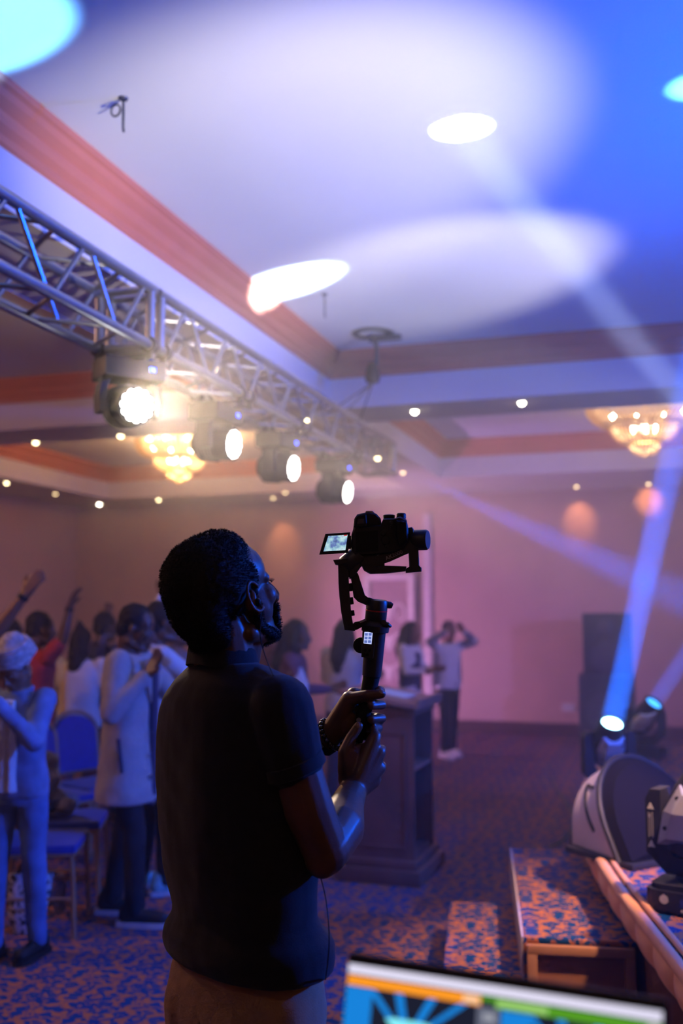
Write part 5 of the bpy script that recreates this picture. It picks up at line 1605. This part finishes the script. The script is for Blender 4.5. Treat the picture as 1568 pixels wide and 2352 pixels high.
# woman with the head wrap, hands together
def denim_extra(t, T, arms, s, up, HD):
    b = MB()
    b.loft([(*T(.0, .045, z), rx * s, ry * s, 0) for z, rx, ry in ((.90, .085, .105), (1.0, .075, .10), (1.15, .075, .098), (1.30, .07, .098), (1.40, .045, .07))], 20)
    fr = b.remesh('ruffled_blouse', c_white, t, voxel=.010, smooth=2, disp=lambda c: c + Vector((0, 1, 0)) * (.016 * math.sin(c.x * 150) + .008 * mnoise.noise(c * 40)))
p = at_z(32, 2200, 0)
person('woman in a denim jacket and pale head wrap with her head bowed over raised hands', p, 196, 1.52,
       ((.22, .14, 1.20), (.10, .25, 1.42), (.1, .15, 1)), ((-.20, .16, 1.18), (-.02, .26, 1.42), (.15, .1, 1)),
       mat('denim_jacket', (0.16, 0.25, 0.48), 0.9, var=0.3, scale=10), c_jeans, head=(8, -38), hair='wrap', hair_m=c_wrap, voxel=.008, shoe=(.015, .015, .016), extra=denim_extra, lean=R(4), wide=.94)
# figure at the frame edge with a cap and raised arm
p = at_z(-150, 2085, 0)
person('person in a pale cap at the left frame edge, bare arm stretched up', p, 60, 1.70,
       ((.30, .20, 1.52), (.40, .36, 1.78), (.30, .40, .7)), None,
       c_navy, c_dark, head=(30, -4), hair='cap', hair_m=mat('pale_cap', (.70, .70, .72), .8), voxel=.008, sleeve=.35, extra=watch_extra(m_rubber))
# person in red behind the head wrap, arm up
p = at_z(68, 1950, 0)
person('person in a dark red top behind the head wrap, one arm raised', p, 40, 1.66,
       ((.27, .05, 1.52), (.30, .08, 1.76), (.25, .2, .9)), None,
       c_red, c_dark, head=(20, 0), voxel=.010, sleeve=.4, skin=m_skin, extra=watch_extra(m_rubber))
# woman seen from behind in a cream and white outfit
def shawl_extra(t, T, arms, s, up, HD):
    b = MB()
    b.loft([(*T(-.06, -.035, z), rx * s, ry * s, 0) for z, rx, ry in ((.84, .10, .115), (1.05, .085, .098), (1.25, .09, .105), (1.40, .07, .085))], 20)
    b.remesh('yellow_panel', c_cream, t, voxel=.012, smooth=3, disp=lambda c: c + Vector((0, -1, 0)) * .006 * math.sin(c.x * 90))
p = at_z(174, 1902, 0)
person('woman seen from behind in a loose white and yellow top beside the blue chairs', p, 12, 1.54,
       ((.27, .02, 1.14), (.22, .20, 1.10), (0, 1, .1)), ((-.27, .02, 1.14), (-.22, .20, 1.10), (0, 1, .1)),
       c_white, c_plum, head=(0, 8), hair='peak', voxel=.011, wide=1.12, extra=shawl_extra)
# farther people, left to right
far = [
    ('person with a hand up at the far left behind the capped figure', (6, 1880), 50, 1.60, ((.25, .12, 1.30), (.2, .3, 1.4), (0, .4, 1)), None, c_plum, 'short', .012),
    ('person in grey in the far crowd just left of the cameraman', (398, 1880), 70, 1.62, ((.24, .15, 1.25), (.16, .34, 1.45), (0, .4, 1)), None, c_grey, 'short', .012),
    ('person in plum farthest left of the cameraman, beneath the chandelier', (300, 1850), 60, 1.62, None, None, c_plum, 'bun', .013),
    ('person in navy among the far crowd behind the coat man', (225, 1880), 40, 1.66, None, ((-.24, .12, 1.40), (-.22, .2, 1.66), (0, .2, 1)), c_navy, 'short', .012),
    ('far person raising a pale sleeve just past the cameraman\'s beard', (612, 1800), 60, 1.60, ((.24, .16, 1.30), (.12, .26, 1.52), (0, .2, 1)), ((-.24, .14, 1.28), (-.16, .3, 1.48), (0, .2, 1)), c_plum, 'tied', .012),
]
for lab, (px, py), fa, h, ra, la_, top, hr, vx in far:
    person(lab, at_z(px, py, 0), fa, h, ra, la_, top, c_dark, head=(0, 2), hair=hr, voxel=vx, skin=m_skin)
person('long-haired woman in profile between the cameraman and the stabiliser', at_z(672, 1905, 0), 95, 1.60,
       ((.24, .12, 1.16), (.14, .32, 1.16), (0, 1, .3)), None, c_plum, c_navy, head=(5, 0), hair='long', voxel=.010, skin=m_skin,
       extra=lambda t, T, arms, s, up, HD: MB().cap(arms[1][0].lerp(arms[1][1], .35), .062 * s, arms[1][1], .054 * s).remesh('white_sleeve', c_white, t, voxel=.011, smooth=3))
person('person in a loose white shirt behind the stabiliser, back turned', at_z(790, 1850, 0), 30, 1.60,
       ((.26, .10, 1.16), (.18, .28, 1.18), (0, 1, .2)), ((-.26, .10, 1.16), (-.18, .28, 1.18), (0, 1, .2)), c_white, c_navy, head=(0, 0), hair='long', voxel=.010, wide=1.1)
def vest_extra(t, T, arms, s, up, HD):
    MB().loft([(*T(0, 0, z), rx * s, ry * s, 0) for z, rx, ry in ((.90, .183, .135), (1.05, .170, .122), (1.18, .172, .124), (1.30, .165, .130), (1.36, .12, .118))], 24).remesh('dark_vest', c_navy, t, voxel=.012, smooth=3)
person('woman in a dark vest over white sleeves behind the lectern', at_z(942, 1760, 0), 120, 1.56,
       ((.25, .08, 1.14), (.16, .26, 1.14), (-.2, 1, .2)), ((-.25, .08, 1.14), (-.16, .26, 1.14), (.2, 1, .2)), c_white, c_dark, head=(0, 0), hair='long', voxel=.010, extra=vest_extra)
def cardigan_extra(t, T, arms, s, up, HD):
    b = MB()
    for sg in (-1, 1):
        S, E, Wr, fd = arms[sg]
        b.chain([S, E, E.lerp(Wr, .85)], [.066 * s, .056 * s, .046 * s])
    b.chain([T(-.15, -.03, 1.36), T(-.17, -.03, 1.15), T(-.17, -.02, .95)], [.065 * s, .06 * s, .06 * s])
    b.chain([T(.15, -.03, 1.36), T(.17, -.03, 1.15), T(.17, -.02, .95)], [.065 * s, .06 * s, .06 * s])
    b.cap(T(0, -.08, 1.36), .08 * s, T(0, -.09, .98), .08 * s)
    b.remesh('dark_cardigan', c_grey, t, voxel=.012, smooth=3)
person('woman in white top and dark cardigan, hands at her face, right of the lectern', at_z(1030, 1738, 0), 150, 1.56,
       ((.36, .10, 1.46), (.14, .16, 1.60), (-.6, .2, .5)), ((-.36, .10, 1.46), (-.14, .16, 1.60), (.6, .2, .5)), c_white, c_dark, head=(0, -4), hair='short', voxel=.010, shoe=(.60, .60, .60), sole=c_sole, extra=cardigan_extra)

# ------------------------------------------------------------------ banquet chairs, bags
m_gilt = mat('gilt_chair_frame', (0.48, 0.29, 0.15), 0.45, 0.35, var=0.1)
m_blue = mat('blue_upholstery', (0.012, 0.045, 0.33), 0.85, var=0.12, scale=20, sheen=0.2)
def chair(loc, rz, label):
    t = thing('banquet_chair', label, 'chair', loc, rz, 'blue banquet chairs')
    M = basis((1, 0, 0), (0, 0, 1), (0, -1, 0))
    def ov(w, z0, z1, n=20):
        pts = [(-w, z0)]
        for q in range(n + 1):
            a = math.pi - math.pi * q / n
            pts.append((w * math.cos(a), z1 - w * .75 + w * .75 * math.sin(a)))
        pts.append((w, z0)); return pts
    lean = lambda z: -.20 - (z - .45) * .16
    MB().box((0, .0, .445), (.42, .42, .05), None, .016).build('seat', m_blue, t)
    MB().path([(x, y, .418) for x, y in ((-.20, -.20), (.20, -.20), (.20, .20), (-.20, .20))], .013, 8, closed=True).build('seat_rail', m_gilt, t)
    o = ov(.20, .44, .94)
    MB().path([(x, lean(z), z) for x, z in o], .0145, 10).build('back_frame', m_gilt, t)
    i_ = ov(.178, .53, .915)
    k = len(i_); vs = []
    for dy in (-.022, .022): vs += [(x, lean(z) + dy, z) for x, z in i_]
    fs = [tuple(range(k)), tuple(range(2 * k - 1, k - 1, -1))] + [(q, k + q, k + (q + 1) % k, (q + 1) % k) for q in range(k)]
    MB().add(vs, fs).build('back_pad', m_blue, t, ang=60)
    MB().tube((-.19, lean(.52), .52), (.19, lean(.52), .52), .011, n=8).build('cross_rail', m_gilt, t)
    for sx in (-1, 1):
        MB().path([(sx * .195, .19, .42), (sx * .198, .205, .25), (sx * .20, .215, .0)], .0125, 8).build('leg', m_gilt, t)
        MB().path([(sx * .20, -.20, .45), (sx * .20, -.215, .25), (sx * .20, -.27, .0)], .0125, 8).build('leg', m_gilt, t)
        MB().tube((sx * .199, .205, .20), (sx * .20, -.225, .20), .008, n=6).build('stretcher', m_gilt, t)
    return t
def chair_at(px, py, z, fa, label):
    p = at_z(px, py, z); p.z = 0
    return chair(p, YAW - R(fa), label)
chair_at(98, 1930, .45, 86, 'nearest blue banquet chair, its seat beside the head-wrapped woman')
ch2 = chair_at(156, 1880, .45, 84, 'blue banquet chair carrying the grey jacket')
chair_at(122, 1768, .62, 128, 'blue banquet chair with its arched back below the white and yellow top')
chair_at(220, 1745, .62, 128, 'blue banquet chair half hidden behind the grey coat')
# jacket dumped on the second chair
b = MB(); L0 = ch2.location
for (x, y, z, r) in ((-.02, -.10, .56, .10), (.05, -.12, .66, .10), (.0, -.14, .78, .09), (-.08, -.02, .54, .08), (.10, .0, .54, .07), (-.06, -.13, .70, .08)): b.ell((x, y, z), (r, r * .8, r * .75))
jk = b.remesh('jacket', mat('grey_jacket', (.24, .21, .22), .9), None, voxel=.014, smooth=4, disp=lambda c: c + Vector((mnoise.noise(c * 12), mnoise.noise(c * 12 + Vector((3, 0, 0))), 0)) * .03)
jk.location = L0; jk.rotation_euler = ch2.rotation_euler
tag(jk, 'grey jacket dumped in a heap on a blue chair', 'jacket')
# speckled bag on the floor
p = at_z(62, 2142, 0)
bg = thing('tote_bag', 'white tote bag speckled with black standing on the floor by the boots', 'bag', p, YAW)
mbg = bpy.data.materials.new('speckled_canvas'); mbg.use_nodes = True
nt = mbg.node_tree; pb2 = nt.nodes['Principled BSDF']; pb2.inputs['Roughness'].default_value = .9
vn = nt.nodes.new('ShaderNodeTexNoise'); vn.inputs['Scale'].default_value = 38; vn.inputs['Detail'].default_value = 2
tcn = nt.nodes.new('ShaderNodeTexCoord'); nt.links.new(tcn.outputs['Object'], vn.inputs['Vector'])
rp = nt.nodes.new('ShaderNodeValToRGB'); rp.color_ramp.elements[0].position = .43; rp.color_ramp.elements[1].position = .49
rp.color_ramp.elements[0].color = (.03, .03, .04, 1); rp.color_ramp.elements[1].color = (.72, .68, .70, 1)
nt.links.new(vn.outputs['Fac'], rp.inputs[0]); nt.links.new(rp.outputs[0], pb2.inputs['Base Color'])
MB().loft([(0, 0, .002, .07, .04, 0), (0, 0, .10, .095, .055, .1), (.01, 0, .22, .11, .05, .15), (.015, 0, .30, .115, .03, .2)], 20, 3).build('bag_body', mbg, bg)
for sy in (-1, 1): MB().path(smooth_poly([Vector((-.05, sy * .02, .295)), Vector((-.04, sy * .035, .36)), Vector((.06, sy * .035, .36)), Vector((.08, sy * .02, .295))], 2), .006, 6).build('handle', m_rubber, bg)
p = at_z(137, 2096, 0)
bt = thing('water_bottle', 'clear water bottle standing on the carpet beneath the chairs', 'bottle', p)
m_bt = mat('clear_plastic', (.6, .7, .8), .1, trans=.85, spec=.5)
MB().lathe([(.028, .001), (.031, .01), (.031, .10), (.028, .11), (.031, .12), (.030, .15), (.014, .185), (.013, .195)], n=18).build('bottle_body', m_bt, bt)
MB().lathe([(.015, .193), (.015, .21)], n=14).build('bottle_cap', c_white, bt)
